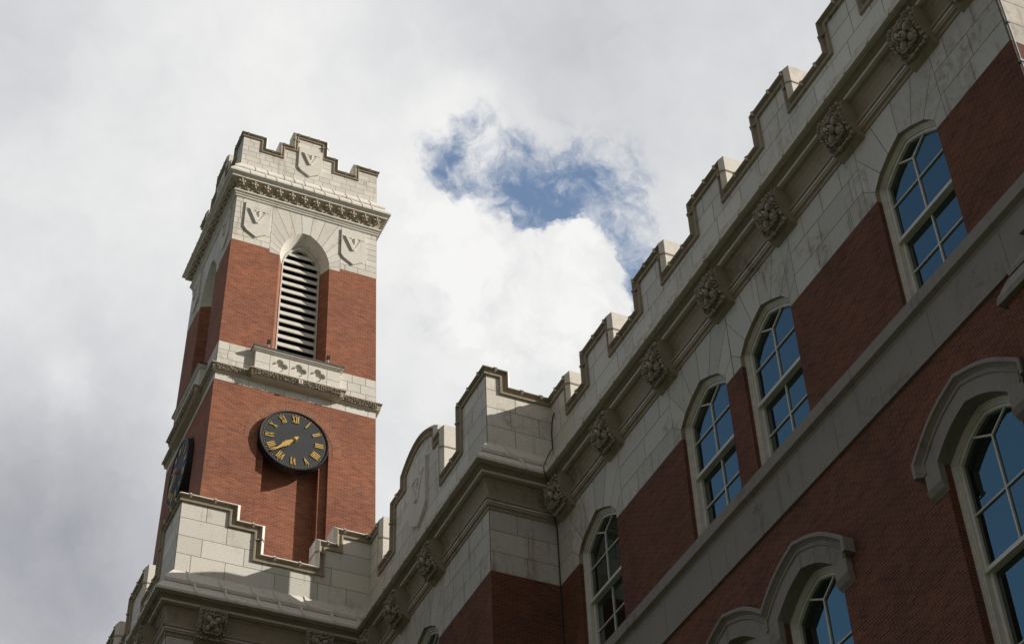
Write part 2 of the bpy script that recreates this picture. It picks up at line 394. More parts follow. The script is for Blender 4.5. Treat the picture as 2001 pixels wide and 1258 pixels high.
bw.face([(XE, YF, GZ-.3), (XR, YF, GZ-.3), (XR, YF, Z_PAR), (XE, YF, Z_PAR)]); bw.face([(XR, YA, GZ-.3), (XR, YF, GZ-.3), (XR, YF, Z_PAR), (XR, YA, Z_PAR)])
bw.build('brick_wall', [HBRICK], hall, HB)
rf = MB()
RZ = Z_PAR-0.15
rf.poly([(XR, YA+.1), (XA+.1, YA+.1), (XA+.1, YB+.1), (XC2+.1, YB+.1), (XC2+.1, YD+.1), (XE+.1, YD+.1), (XE+.1, YF), (XR, YF)], [], lambda x, y: (x, y, RZ))
rf.build('roof', ROOF, hall, HB)
iv = MB()      # near-black sheets standing in for the unlit rooms behind the windows
for zz in ((Z_SILL-0.2, Z_APX+0.2), (L_SILL-0.2, L_APX+0.2)):
    iv.face([(XA+0.32, YA+.1, zz[0]), (XA+0.32, YB+.4, zz[0]), (XA+0.32, YB+.4, zz[1]), (XA+0.32, YA+.1, zz[1])])
iv.face([(XC2+0.32, YB+.1, 12), (XC2+0.32, YD, 12), (XC2+0.32, YD, 15.4), (XC2+0.32, YB+.1, 15.4)])
iv.build('dark_room_sheet', DARK, hall, HB)

# --- stone frieze: cut blocks with open joints over a mortar bed
J = 0.0045
def clip(poly, a, b, c):       # keep a*x + b*y <= c
    out = []
    for i, p in enumerate(poly):
        q = poly[(i+1) % len(poly)]; dp = a*p[0]+b*p[1]-c; dq = a*q[0]+b*q[1]-c
        if dp <= 0: out.append(p)
        if (dp < 0 < dq) or (dq < 0 < dp):
            t = dp/(dp-dq); out.append((p[0]+(q[0]-p[0])*t, p[1]+(q[1]-p[1])*t))
    return out
def stone_poly(mb, poly, fn, proud=0.004, j=J, m=0, rnd=0.07):
    cx = sum(p[0] for p in poly)/len(poly); cy = sum(p[1] for p in poly)/len(poly)
    q = []
    n = len(poly)
    for i in range(n):      # inset by j along both neighbouring edges
        a, b_, c_ = Vector(poly[i-1]), Vector(poly[i]), Vector(poly[(i+1) % n])
        e1 = (b_-a); e2 = (c_-b_)
        if e1.length < 1e-6 or e2.length < 1e-6: continue
        e1.normalize(); e2.normalize(); n1 = Vector((-e1.y, e1.x)); n2 = Vector((-e2.y, e2.x))
        ctr = Vector((cx, cy))
        if n1.dot(ctr-b_) < 0: n1 = -n1
        if n2.dot(ctr-b_) < 0: n2 = -n2
        q.append(b_ + (n1+n2)/max(0.6, 1+n1.dot(n2))*j)
    if len(q) > 2:
        mb.poly([tuple(p) for p in q], [], lambda x, z: fn(x, z, proud), m, rtc(rnd))
def courses(mb, fn, s0, s1, zs, wid, proud=0.004, seed=0, m=0, jit=0.35):
    rng = random.Random(seed); s0, s1 = min(s0, s1), max(s0, s1)
    for r in range(len(zs)-1):
        x = s0; first = True
        while x < s1-1e-4:
            w = wid*rng.uniform(1-jit, 1+jit)
            if first: w *= rng.choice((0.45, 0.8, 1.0)); first = False
            e = x+w
            if s1-e < wid*0.4: e = s1
            e = min(e, s1)
            stone_poly(mb, [(x, zs[r]), (e, zs[r]), (e, zs[r+1]), (x, zs[r+1])], fn, proud, m=m); x = e
def fan(mb, fn, c, hw, arch, z0, z1, half, ctr_z, k):      # voussoirs round one arch, filling the box |s-c|<half, z0..z1
    arch = [(-hw, z0-2)] + arch + [(hw, z0-2)]
    angs = [180*i/k for i in range(k+1)]
    box = [(-half, z0), (half, z0), (half, z1), (-half, z1)]
    def rad_cross(th):      # where the ray meets the intrados
        d = (math.cos(th), math.sin(th)); best = None
        for p, q in zip(arch, arch[1:]):
            ex, ey = q[0]-p[0], q[1]-p[1]; den = d[0]*(-ey)+d[1]*ex
            if abs(den) < 1e-9: continue
            rx, ry = p[0], p[1]-ctr_z
            t = (-rx*ey+ry*ex)/den
            u = (d[0]*ry-d[1]*rx)/den
            u = ((d[0]*t-rx)*ex+(d[1]*t-ry)*ey)/(ex*ex+ey*ey)
            if -1e-6 <= u <= 1+1e-6 and t > 0 and (best is None or t < best[0]): best = (t, d[0]*t, ctr_z+d[1]*t)
        return best
    lo = math.atan2(z0-ctr_z, half)
    ths = [lo+(math.pi-2*lo)*i/k for i in range(k+1)]
    for i in range(k):
        a0, a1 = ths[i], ths[i+1]
        w = box
        # wedge between the two rays from (0, ctr_z)
        w = clip(w, math.sin(a0), -math.cos(a0), -math.cos(a0)*ctr_z)
        w = clip(w, -math.sin(a1), math.cos(a1), math.cos(a1)*ctr_z)
        # outside the arch: clip by the chord between the ray crossings, then insert the curve points
        r0, r1 = rad_cross(a0), rad_cross(a1)
        if not r0 or not r1: continue
        p, q = (r0[1], r0[2]), (r1[1], r1[2])
        nx, ny = q[1]-p[1], -(q[0]-p[0])
        if nx*0+ny*ctr_z > nx*p[0]+ny*p[1]: nx, ny = -nx, -ny
        w = clip(w, -nx, -ny, -(nx*p[0]+ny*p[1]))
        if len(w) >= 3: stone_poly(mb, [(c+x, z) for x, z in w], fn)
ZC = [Z_BR, 14.80, 15.18, Z_FR]
fr = MB()
nb = [(YA, Z_FR), (YB, Z_FR), (YB, Z_BR)]
for c in reversed(WINS): nb += [(c+WHW, Z_BR)] + [(c+x, z) for x, z in reversed(arch_part(WHW, Z_SPR, Z_APX))] + [(c-WHW, Z_BR)]
nb += [(YA, Z_BR)]
fr.poly(nb, [], fW(XA), 1)
HALF = 0.79
edges = [YA]
for c in WINS: edges += [c-HALF, c+HALF]
edges.append(YB)
for i in range(0, len(edges), 2):
    if edges[i+1]-edges[i] > 0.05: courses(fr, fW(XA), edges[i], edges[i+1], ZC, 0.62, seed=40+i)
for c in WINS:
    fan(fr, fW(XA), c, WHW, arch_part(WHW, Z_SPR, Z_APX), Z_BR, Z_FR, HALF, 14.05, 8)
    pts = [(c-WHW, Z_BR)] + [(c+x, z) for x, z in arch_part(WHW, Z_SPR, Z_APX)] + [(c+WHW, Z_BR)]
    for a, b_ in zip(pts, pts[1:]): fr.face([(XA-.004, a[0], a[1]), (XA-.004, b_[0], b_[1]), (XA+.2, b_[0], b_[1]), (XA+.2, a[0], a[1])], 2)
courses(fr, fS(YA), XA, XR, ZC, 0.62, seed=3); fr.face([(XA, YA, Z_BR), (XR, YA, Z_BR), (XR, YA, Z_FR), (XA, YA, Z_FR)], 1)
fr.build('stone_frieze', [FRIEZE, MORTAR, WEATH], hall, HB)
fr = MB()
fr.face([(XC2, YB, Z_BR), (XA, YB, Z_BR), (XA, YB, Z_FR), (XC2, YB, Z_FR)], 1); courses(fr, fS(YB), XC2, XA, ZC, 0.55, seed=5)
c = B2WIN
fr.poly([(YB, Z_FR), (YD, Z_FR), (YD, Z_BR), (c+WHW, Z_BR)] + [(c+x, z) for x, z in reversed(arch_part(WHW, Z_SPR, Z_APX))] + [(c-WHW, Z_BR), (YB, Z_BR)], [], fW(XC2), 1)
courses(fr, fW(XC2), YB, c-HALF, ZC, 0.62, seed=6); courses(fr, fW(XC2), c+HALF, YD, ZC, 0.62, seed=7)
fan(fr, fW(XC2), c, WHW, arch_part(WHW, Z_SPR, Z_APX), Z_BR, Z_FR, HALF, 14.05, 8)
pts = [(c-WHW, Z_BR)] + [(c+x, z) for x, z in arch_part(WHW, Z_SPR, Z_APX)] + [(c+WHW, Z_BR)]
for a, b_ in zip(pts, pts[1:]): fr.face([(XC2-.004, a[0], a[1]), (XC2-.004, b_[0], b_[1]), (XC2+.2, b_[0], b_[1]), (XC2+.2, a[0], a[1])], 2)
fr.build('stone_frieze', [FRIEZE, MORTAR, WEATH], hall, HB)
fr = MB()
fr.face([(XE, YD, Z_BR), (XC2, YD, Z_BR), (XC2, YD, Z_FR), (XE, YD, Z_FR)], 1); courses(fr, fS(YD), XE, XC2, ZC, 0.75, seed=8)
fr.face([(XE, YD, Z_BR), (XE, YF, Z_BR), (XE, YF, Z_FR), (XE, YD, Z_FR)], 1); courses(fr, fW(XE), YD, YF, ZC, 0.75, seed=9)
fr.build('stone_frieze', [FRIEZE, MORTAR], hall, HB)

# --- string course, cove, cornice, all round
sc_ = MB()
sweep_plan(sc_, PLAN, [(0.0, Z_FR-0.02), (0.02, Z_FR-.02), (0.025, Z_FR+0.02), (0.055, Z_FR+0.035), (0.055, Z_FR+0.07), (0.035, Z_FR+0.08), (0.04, Z_FR+0.105), (0.085, Z_FR+0.125), (0.085, Z_FR+0.165), (0.0, Z_FR+0.175)])
sweep_plan(sc_, PLAN, [(0.05, Z_FR+.078), (0.062, Z_FR+.08), (0.066, Z_FR+.112), (0.05, Z_FR+.116)], m=1)
sc_.build('string_course', [WEATH, FRIEZE], hall, HB)
cv = MB()
sweep_plan(cv, PLAN, [(0.0, Z_FR+0.10)] + [(0.005+0.15*(1-math.cos(t*math.pi/2)), Z_FR+0.17+0.32*math.sin(t*math.pi/2)) for t in (0, .2, .4, .6, .8, 1)] + [(0.155, Z_FI+0.01)])
cv.build('cornice_cove', WEATH, hall, HB)
cn = MB()
sweep_plan(cn, PLAN, [(0.12, Z_FI), (0.185, Z_FI), (0.195, Z_FI+0.008), (0.195, Z_FI+0.030), (0.17, Z_FI+.032)], m=1)
sweep_plan(cn, PLAN, [(0.17, Z_FI+.032), (0.172, Z_FI+0.045), (0.185, Z_FI+0.065), (0.225, Z_FI+0.085), (0.275, Z_FI+0.095), (0.29, Z_FI+0.12)], m=0)
sweep_plan(cn, PLAN, [(0.29, Z_FI+0.12), (0.335, Z_FI+0.12), (0.34, Z_FI+0.165), (0.150, Z_FI+0.42), (0.130, Z_FI+0.400), (0.185, Z_FI+0.400), (0.195, Z_FI+0.455), (0.0, Z_PAR+0.02), (-0.1, Z_PAR+0.02)], m=1)
# raised saddle joints on both weatherings
def saddles(mb, p0, p1, nx, ny, rng, prof, step=0.46, w=0.016):
    p0, p1 = Vector(p0), Vector(p1); L = (p1-p0).length; d = (p1-p0)/L; x = step*0.6
    while x < L-0.12:
        q = p0+d*x; P = []
        for dd in (-w, w): P.append([(q.x+d.x*dd+nx*o, q.y+d.y*dd+ny*o, z) for o, z in prof])
        k = len(prof)
        for i in range(k-1): mb.face([P[0][i], P[1][i], P[1][i+1], P[0][i+1]], 1)
        mb.face(P[0], 1); mb.face(P[1], 1)
        x += step*rng.uniform(0.75, 1.25)
rng = random.Random(11)
for a, b_ in zip(PLAN, PLAN[1:]):
    d = (Vector(b_)-Vector(a)).normalized(); nx, ny = -d.y, d.x
    saddles(cn, a, b_, nx, ny, rng, [(0.33, Z_FI+0.11), (0.355, Z_FI+0.115), (0.36, Z_FI+0.18), (0.18, Z_FI+0.455), (0.12, Z_FI+0.40)])
    saddles(cn, a, b_, nx, ny, rng, [(0.16, Z_FI+0.40), (0.202, Z_FI+0.405), (0.212, Z_FI+0.475), (0.01, Z_PAR+0.04), (-0.02, Z_PAR-.05)])
cn.build('cornice', [WEATH, STONE], hall, HB)

# --- sill course and band under the top windows
sb = MB()
sweep_plan(sb, PLAN, [(-0.22, Z_SILL+0.015), (0.10, Z_SILL), (0.11, Z_SILL-0.01), (0.11, Z_SILL-0.17), (0.05, Z_SILL-0.20), (0.03, Z_SILL-0.23), (0.035, Z_SILL-0.25), (0.035, 11.875), (0.0, 11.875)])
for (x_, y0, y1) in ((XA, YA, YB), (XC2, YB, YD)):
    y = y0+.9; rj = random.Random(8)
    while y < y1-.3:
        sb.box((x_-.0355, y, 12.15), (.0015, .0035, .27), 1); sb.box((x_-.1105, y, Z_SILL-.09), (.0015, .003, .08), 1); y += rj.uniform(1.1, 1.9)
sb.build('sill_course', [BAND, MORTAR], hall, HB)

# --- parapets
TH = 0.30
COPE = [(-0.19, 0.006), (-0.185, 0.04), (-0.155, 0.045), (-0.135, 0.018), (-0.095, 0.025), (-0.075, 0.07), (-0.06, 0.078), (0.0, 0.015), (0.0, -TH-0.015), (-0.06, -TH-0.078), (-0.075, -TH-0.07), (-0.19, -TH-0.006)]
SADDLE = [(-0.10, 0.060), (-0.055, 0.094), (0.016, 0.020), (0.016, -TH-0.02), (-0.055, -TH-0.094), (-0.10, -TH-.06)]
def outline(segs):      # segs: (s0, s1, z) flats or ('arc', s0, s1, z0, zp)
    pts = []
    for g_ in segs:
        if g_[0] == 'arc':
            _, a, b_, z0, zp = g_
            for i in range(11):
                t = i/10; pts.append((a+(b_-a)*t, z0+(zp-z0)*(1-(2*t-1)**2)))
        else:
            pts += [(g_[0], g_[2]), (g_[1], g_[2])]
    out = [pts[0]]
    for p in pts[1:]:
        if (Vector(p)-Vector(out[-1])).length > 1e-5: out.append(p)
    return out
def height(segs, s):
    for g_ in segs:
        if g_[0] == 'arc':
            if g_[1] <= s <= g_[2]:
                t = (s-g_[1])/(g_[2]-g_[1]); return g_[3]+(g_[4]-g_[3])*(1-(2*t-1)**2)
        elif g_[0] <= s <= g_[1]: return g_[2]
    return 0
def parapet(wall, cope, fn, segs, start, end, z0, row, wid, seed, joint=0.36, flip=False, proud=0.004, jm=J):
    """segs in increasing s; start/end: +1 convex corner, -1 inner corner, 0 free end.  flip mirrors s (south faces run against the plan path)."""
    rng = random.Random(seed)
    cuts = []
    for g_ in segs:
        if g_[0] == 'arc': cuts += [g_[1]+(g_[2]-g_[1])*i/10 for i in range(11)]
        else: cuts += [g_[0], g_[1]]
    cuts = sorted(set(round(c_, 5) for c_ in cuts))
    cols = [(a, b_, min(height(segs, a+1e-4), height(segs, b_-1e-4))-0.02) for a, b_ in zip(cuts, cuts[1:])]
    for a, b_, h in cols:
        wall.face([fn(a, z0, 0), fn(b_, z0, 0), fn(b_, h, 0), fn(a, h, 0)], 1)
        wall.face([fn(a, z0-.2, -TH), fn(b_, z0-.2, -TH), fn(b_, h, -TH), fn(a, h, -TH)], 0)
    zt = max(c_[2] for c_ in cols); r = 0
    while z0+r*row < zt:
        za, zb = z0+r*row, z0+(r+1)*row
        runs = []
        for a, b_, h in cols:
            if h-za < 0.05: continue
            t = min(zb, h)
            if zb-t < 0.08 and t < zb: t = t
            if runs and abs(runs[-1][1]-a) < 1e-4 and abs(runs[-1][2]-t) < 1e-4: runs[-1][1] = b_
            else: runs.append([a, b_, t])
        for a, b_, t in runs:
            x = a; first = True
            while x < b_-1e-4:
                w = wid*rng.uniform(0.7, 1.3)
                if first: w *= rng.choice((0.4, 0.7, 1.0)); first = False
                e = x+w
                if b_-e < wid*0.4: e = b_
                stone_poly(wall, [(x, za), (e, za), (e, t), (x, t)], fn, proud, jm); x = e
        r += 1
    path = outline(segs)
    sweep_wall(cope, path, COPE, fn, 0, start, end, top_m=1)
    for a, b_ in zip(path, path[1:]):
        if abs(a[1]-b_[1]) < 1e-5 and b_[0]-a[0] > 0.25:
            x = a[0]+joint*rng.uniform(0.3, 0.6)
            while x < b_[0]-0.08:
                sweep_wall(cope, [(x-0.016, a[1]), (x+0.016, a[1])], SADDLE, fn, 1); x += joint*rng.uniform(0.8, 1.2)
        elif abs(a[0]-b_[0]) < 1e-5 and abs(b_[1]-a[1]) > 0.4:
            zm = (a[1]+b_[1])/2+rng.uniform(-.05, .05); dz = 0.012 if b_[1] > a[1] else -0.012
            sweep_wall(cope, [(a[0], zm-dz), (a[0], zm+dz)], [(-0.19, 0.012), (-0.185, 0.048)] + SADDLE[:2] + [(0.010, 0.02), (0.010, -TH-.02), (-0.07, -TH-.09)], fn, 0)
EMB = 17.44; LOW = 18.03; HIGH = 18.38
w1 = [(YA, 9.42, LOW)]
prev = 9.42
for a, b_ in ((10.13, 11.15), (11.86, 12.87), (13.61, 14.65), (15.38, 16.36), (17.07, 18.13)):
    w1 += [(prev, a, EMB), (a, b_, LOW)]; prev = b_
w1 += [(prev, 18.55, EMB), (18.55, YB, LOW)]
pw, pc = MB(), MB()
parapet(pw, pc, fW(XA), w1, 1, -1, Z_PAR, 0.365, 0.62, 21)
parapet(pw, pc, fS(YA), [(XA, 10.9, LOW), (10.9, 11.6, EMB), (11.6, 12.6, LOW), (12.6, 13.3, EMB), (13.3, 14.3, LOW), (14.3, 15, EMB), (15, XR, LOW)], 1, 0, Z_PAR, 0.365, 0.62, 22)
pw.build('parapet', [STONE, MORTAR], hall, HB); pc.build('coping', [WEATH, STONE], hall, HB)
pw, pc = MB(), MB()
parapet(pw, pc, fS(YB), [(XC2, 9.29, HIGH-.02), (9.29, XA, LOW)], 1, -1, Z_PAR, 0.365, 0.55, 23)
parapet(pw, pc, fW(XC2), [(YB, 20.41, HIGH-.02), (20.41, 20.97, EMB), (20.97, 21.25, 18.41), ('arc', 21.25, 22.87, 18.62, 18.94), (22.87, 23.34, 18.41), (23.34, 23.75, EMB), (23.75, YD, 18.41)], 1, -1, Z_PAR, 0.365, 0.62, 24)
pw.build('parapet', [STONE, MORTAR], hall, HB); pc.build('coping', [WEATH, STONE], hall, HB)
pw, pc = MB(), MB()
parapet(pw, pc, fS(YD), [(XE, 6.43, 18.41), (6.43, 6.90, 18.09), (6.90, 7.83, 17.50), (7.83, 8.15, 18.07), (8.15, XC2, 18.41)], 1, -1, Z_PAR, 0.365, 0.72, 25, joint=0.42)
segs = [(YD, 25.55, 18.41)]; prev = 25.55
while prev < YF-3: segs += [(prev, prev+0.80, EMB), (prev+0.80, prev+2.0, LOW+.14)]; prev += 2.0
segs.append((prev, YF, EMB))
parapet(pw, pc, fW(XE), segs, 1, 0, Z_PAR, 0.365, 0.72, 26)
pw.build('parapet', [STONE, MORTAR], hall, HB); pc.build('coping', [WEATH, STONE], hall, HB)

# --- shield emblem: raised heater shield with a big V, an oak leaf and an acorn
def shield(mb, fn, c, zt, hw=0.31, hgt=1.1, thick=0.05, m=0):
    zs, zb = zt-0.76*hgt, zt-hgt
    out = [(c-hw, zt), (c-hw, zs), (c-hw*0.75, zs-0.10*hgt), (c, zb), (c+hw*0.75, zs-0.10*hgt), (c+hw, zs), (c+hw, zt)]
    def slab(poly, b0, b1, tn=1.0):
        mb.poly(poly, [], lambda x, z: fn(x, z, b1), m, tn)
        for p, q in zip(poly, poly[1:]+poly[:1]): mb.face([fn(p[0], p[1], b0), fn(q[0], q[1], b0), fn(q[0], q[1], b1), fn(p[0], p[1], b1)], m)
    slab(out, 0, thick, 1.0)
    k = hgt/1.1
    vt, vb = zt-0.24*k, zt-0.66*k
    # V, thick left stroke and thin right stroke, with serifs
    slab([(c-0.235*k, vt), (c-0.155*k, vt), (c+0.010*k, vb+0.05*k), (c+0.0*k, vb), (c-0.045*k, vb)], thick, thick+0.042)
    slab([(c+0.235*k, vt), (c+0.175*k, vt), (c+0.0*k, vb+.02*k), (c+0.03*k, vb)], thick, thick+0.014)
    slab([(c-0.28*k, vt+0.025*k), (c-0.06*k, vt+.025*k), (c-0.07*k, vt), (c-0.27*k, vt)], thick, thick+0.018)
    slab([(c+0.13*k, vt+0.025*k), (c+0.28*k, vt+.025*k), (c+0.27*k, vt), (c+0.14*k, vt)], thick, thick+0.018)
    # acorn and leaf between the strokes
    z0 = vt-0.10*k
    for (dx, dz, rx, rz, d) in ((0.02, 0.02, .040, .060, .035), (0.02, .075, .046, .022, .04), (-.055, .085, .022, .018, .02), (.02, -.06, .016, .03, .025), (.17, .01, .016, .016, .02)):
        P0 = Vector(fn(c+dx*k, z0+dz*k, thick)); T = (Vector(fn(1, 0, 0))-Vector(fn(0, 0, 0))); N = (Vector(fn(0, 0, 1))-Vector(fn(0, 0, 0)))
        mb.ball(P0, (rx*k, rz*k, d), (T, Vector((0, 0, 1)), N), 8, 5, m)
    return mb
sh = MB(); shield(sh, lambda s, z, b=0: fW(XC2)(2*22.06-s, z, b), 22.06, 18.30, 0.36, 1.25, 0.06); sh.build('shield', STONE, hall, HB)

# --- carved brackets under the cornice
def bracket_mesh(seed=5):
    hw_ = 0.205
    prof = [(0.0, Z_FI+0.03), (0.205, Z_FI+0.03), (0.232, Z_FI-0.02), (0.250, Z_FI-0.09), (0.252, Z_FI-0.17), (0.236, Z_FI-0.26), (0.196, Z_FI-0.35), (0.135, Z_FI-0.43), (0.065, Z_FI-0.49), (0.0, Z_FI-0.52)]
    mb = MB()
    L = [(-hw_, -o, z) for o, z in prof]; Rr = [(hw_, -o, z) for o, z in prof]
    for i in range(len(prof)-1): mb.face([L[i], Rr[i], Rr[i+1], L[i+1]])
    mb.face(L); mb.face(Rr)
    ro = MB(); rng = random.Random(seed)
    front = prof[2:9]
    lens = [0]
    for p, q in zip(front, front[1:]): lens.append(lens[-1]+math.hypot(q[0]-p[0], q[1]-p[1]))
    def at(t):
        l = t*lens[-1]
        for i in range(len(front)-1):
            if l <= lens[i+1]+1e-9:
                k = (l-lens[i])/(lens[i+1]-lens[i]); p, q = front[i], front[i+1]
                o, z = p[0]+(q[0]-p[0])*k, p[1]+(q[1]-p[1])*k; d = Vector((0, -(q[0]-p[0]), q[1]-p[1])).normalized()
                return Vector((0, -o, z)), d, Vector((1, 0, 0)).cross(d).normalized()
    def lump(s, t, rs, rl, rd, ang=0.0, lift=0.0, tn=1.0):
        p, d, n = at(min(max(t, 0.0), 1.0))
        if n.y > 0: n = -n
        x = Vector((1, 0, 0)); a = x*math.cos(ang)+d*math.sin(ang); b2 = -x*math.sin(ang)+d*math.cos(ang)
        ro.ball(p+x*s+n*lift, (rs, rl, rd), (a, b2, n), 8, 5, 0, tn)
    lump(0, 0.46, .056, .056, .060, 0, .050)                       # boss
    for k in range(4): lump(.020*math.cos(k*math.pi/2), .46+.040*math.sin(k*math.pi/2), .013, .013, .016, 0, .102, .4)
    for k in range(4):                                             # cupped petals, each a rim of small lobes
        a = math.pi/4+k*math.pi/2; lump(.098*math.cos(a), .46+.19*math.sin(a), .070, .052, .040, a, .012, .9)
        for j in range(5):
            q = -1.1+2.2*j/4; lump(.098*math.cos(a)+.062*math.cos(a+q), .46+.19*math.sin(a)+.12*math.sin(a+q), .017, .026, .034, a+q, .028, rng.uniform(.8, 1.0))
    for k in range(4):
        a = k*math.pi/2
        for j in (-1, 0, 1): lump(.120*math.cos(a+.16*j), .46+.25*math.sin(a+.16*j), .045, .011, .036, a+.3*j, .015, rng.uniform(.7, .95))
    for k in range(34):                                            # curled leaf edge
        a = 2*math.pi*(k+rng.uniform(-.2, .2))/34; q = max(abs(math.cos(a)), abs(math.sin(a)))
        s = .182*math.cos(a)/q; t = .46+.40*math.sin(a)/q
        lump(s*rng.uniform(.94, 1.03), t, rng.uniform(.013, .022), rng.uniform(.022, .036), rng.uniform(.022, .048), a+rng.uniform(-1.0, 1.0), rng.uniform(.004, .03), rng.uniform(.7, 1.0))
        lump(s*.84+rng.uniform(-.01, .01), .46+(t-.46)*.84+rng.uniform(-.02, .02), .011, .020, rng.uniform(.02, .044), a+rng.uniform(-.6, .6), .0, rng.uniform(.6, .9))
    return mb, ro
bm_, rm_ = bracket_mesh()
BZ = Z_FI-0.25
br0 = bm_.build('bracket', WEATH, hall, (0, 0, BZ)); ro0 = rm_.build('rosette', CARVE, br0)
ro0.data.transform(Matrix.Translation((0, 0, -BZ)))
variants = [ro0.data]
for sd in (6, 9, 14):      # every carving cut a little differently
    o_ = bracket_mesh(sd)[1].build('rosette', CARVE, br0); o_.data.transform(Matrix.Translation((0, 0, -BZ))); variants.append(o_.data); bpy.data.objects.remove(o_)
spots = [('W', XA, y) for y in (18.97, 17.38, 15.77, 14.19, 12.64, 11.09, 9.55, 8.62)] + [('W', XC2, y) for y in (23.92, 22.66, 21.20)] + [('S', YD, x) for x in (6.08, 7.93)] + [('W', XE, y) for y in (25.2, 26.8, 28.4)] + [('S', YA, 11.3)]
for i, (k, pl, q) in enumerate(spots):
    if i == 0: b1, r1 = br0, ro0
    else:
        b1 = br0.copy(); COL.objects.link(b1); r1 = ro0.copy(); COL.objects.link(r1); b1.parent = hall; r1.parent = b1; r1.data = variants[(i*3+i//2) % 4]
    w = Vector((pl, q, BZ)) if k == 'W' else Vector((q, pl, BZ))
    w += Vector((0, -.08 if k == 'W' and pl == XA else 0, -.05)); b1.scale = (1.14, 1.06, 1.10)
    b1.location = w-Vector(HB); b1.rotation_euler = (0, 0, -math.pi/2 if k == 'W' else 0)

# --- windows: casing with stepped mouldings, two sashes, glass
def window_parts(zs, za, zb, e0, d0, zm, tall):
    """local frame: x = across, -y = outward, z; centre of the opening at x = 0"""
    fn = lambda x, z, b=0.0: (x, -b, z)
    def strip(mb, e1, d1, e2, d2, m=0):
        A, B = contour(WHW, zs, za, zb, e0+e1), contour(WHW, zs, za, zb, e0+e2)
        for i in range(len(A)-1): mb.face([fn(*A[i], -d1), fn(*A[i+1], -d1), fn(*B[i+1], -d2), fn(*B[i], -d2)], m)
    cs = MB()
    st = [(-0.02, d0), (0.017, d0), (0.018, d0+.014), (0.036, d0+.014), (0.038, d0+.028), (0.055, d0+.028), (0.058, d0+.065)]
    for a, b_ in zip(st, st[1:]): strip(cs, *a, *b_)
    # deep jamb to the lower sash
    H = WHW-e0-0.058
    for sg in (-1, 1): cs.face([fn(sg*H, zb, -d0-.06), fn(sg*H, zm, -d0-.06), fn(sg*H, zm, -d0-.15), fn(sg*H, zb, -d0-.15)])
    e = 0.058; E2 = 0.094; du = d0+0.050; dl = d0+0.092
    us = MB()
    A = [p for p in contour(WHW, zs, za, zb, e0+e)]; B = [p for p in contour(WHW, zs, za, zb, e0+E2)]
    A[0] = (A[0][0], zm-.03); A[-1] = (A[-1][0], zm-.03); B[0] = (B[0][0], zm+.03); B[-1] = (B[-1][0], zm+.03)
    for i in range(len(A)-1):
        us.face([fn(*A[i], -du), fn(*A[i+1], -du), fn(*B[i+1], -du), fn(*B[i], -du)])
        us.face([fn(*B[i], -du), fn(*B[i+1], -du), fn(*B[i+1], -du-.045), fn(*B[i], -du-.045)])
    us.box((0, du+.016, zm), (H, .024, .024))
    w = 0.0095
    zf = zs-0.02
    us.box((0, du+.026, (zm+zf)/2), (w, .011, (zf-zm)/2))                # mullion and its fork
    for sg in (-1, 1):
        p0, p1 = Vector((0, 0, zf)), Vector((sg*0.27, 0, zf+0.155)); mid_ = (p0+p1)/2; L = (p1-p0).length/2
        ang = math.atan2(0.155, 0.27)*sg; us.box((mid_.x, du+.0262, mid_.z), (L, .0105, w), rot=Matrix.Rotation(-ang if sg > 0 else -ang, 3, 'Y'))
    for z in tall[0]: us.box((0, du+.0265, z), (WHW-e0-E2, .010, w*0.9))
    ls = MB()
    ls.box((-H+.022, dl+.02, (zb+zm)/2), (.022, .022, (zm-zb)/2)); ls.box((H-.022, dl+.02, (zb+zm)/2), (.022, .022, (zm-zb)/2))
    ls.box((0, dl+.02, zb+.05), (H-.044, .022, .05)); ls.box((0, dl+.02, zm-.005), (H-.044, .022, .020))
    ls.box((0, dl+.026, (zb+zm)/2), (w, .011, (zm-zb)/2-.05))
    for z in tall[1]: ls.box((0, dl+.0265, z), (H-.044, .010, w*0.9))
    pu = MB(); Bc = [(x, z) for x, z in B]; pu.poly(Bc, [], lambda x, z: fn(x, z, -du-.036))
    pl = MB(); pl.face([fn(-H+.05, zb+.08, -dl-.036), fn(H-.05, zb+.08, -dl-.036), fn(H-.05, zm, -dl-.036), fn(-H+.05, zm, -dl-.036)])
    return cs, us, ls, pu, pl
def window(parts, x, y, zref, proto=None):
    if proto is None:
        cs, us, ls, pu, pl = parts
        o = cs.build('window', PAINT, hall, (0, 0, zref))
        for nm, mb, m in (('upper_sash', us, PAINT), ('lower_sash', ls, PAINT), ('pane', pu, GLASS), ('pane', pl, GLASS)): mb.build(nm, m, o, (0, 0, zref))
    else:
        o = proto.copy(); COL.objects.link(o)
        for ch in proto.children:
            c_ = ch.copy(); COL.objects.link(c_); c_.parent = o
    o.parent = hall; o.location = Vector((x, y, zref))-Vector(HB); o.rotation_euler = (0, 0, -math.pi/2)
    return o
ZM = 13.77
up = window(window_parts(Z_SPR, Z_APX, Z_SILL-.03, 0.0, 0.055, ZM, ((14.30,), (13.28,))), XA, WINS[0], Z_SILL)
for c in WINS[1:]: window(None, XA, c, Z_SILL, up)
window(None, XC2, B2WIN, Z_SILL, up)
LM = 9.36
lw = window(window_parts(L_SPR, L_APX, L_SILL, 0.0, 0.10, LM, ((10.0,), (8.5,))), XA, WINS[0], L_SILL)
for c in WINS[1:]: window(None, XA, c, L_SILL, lw)

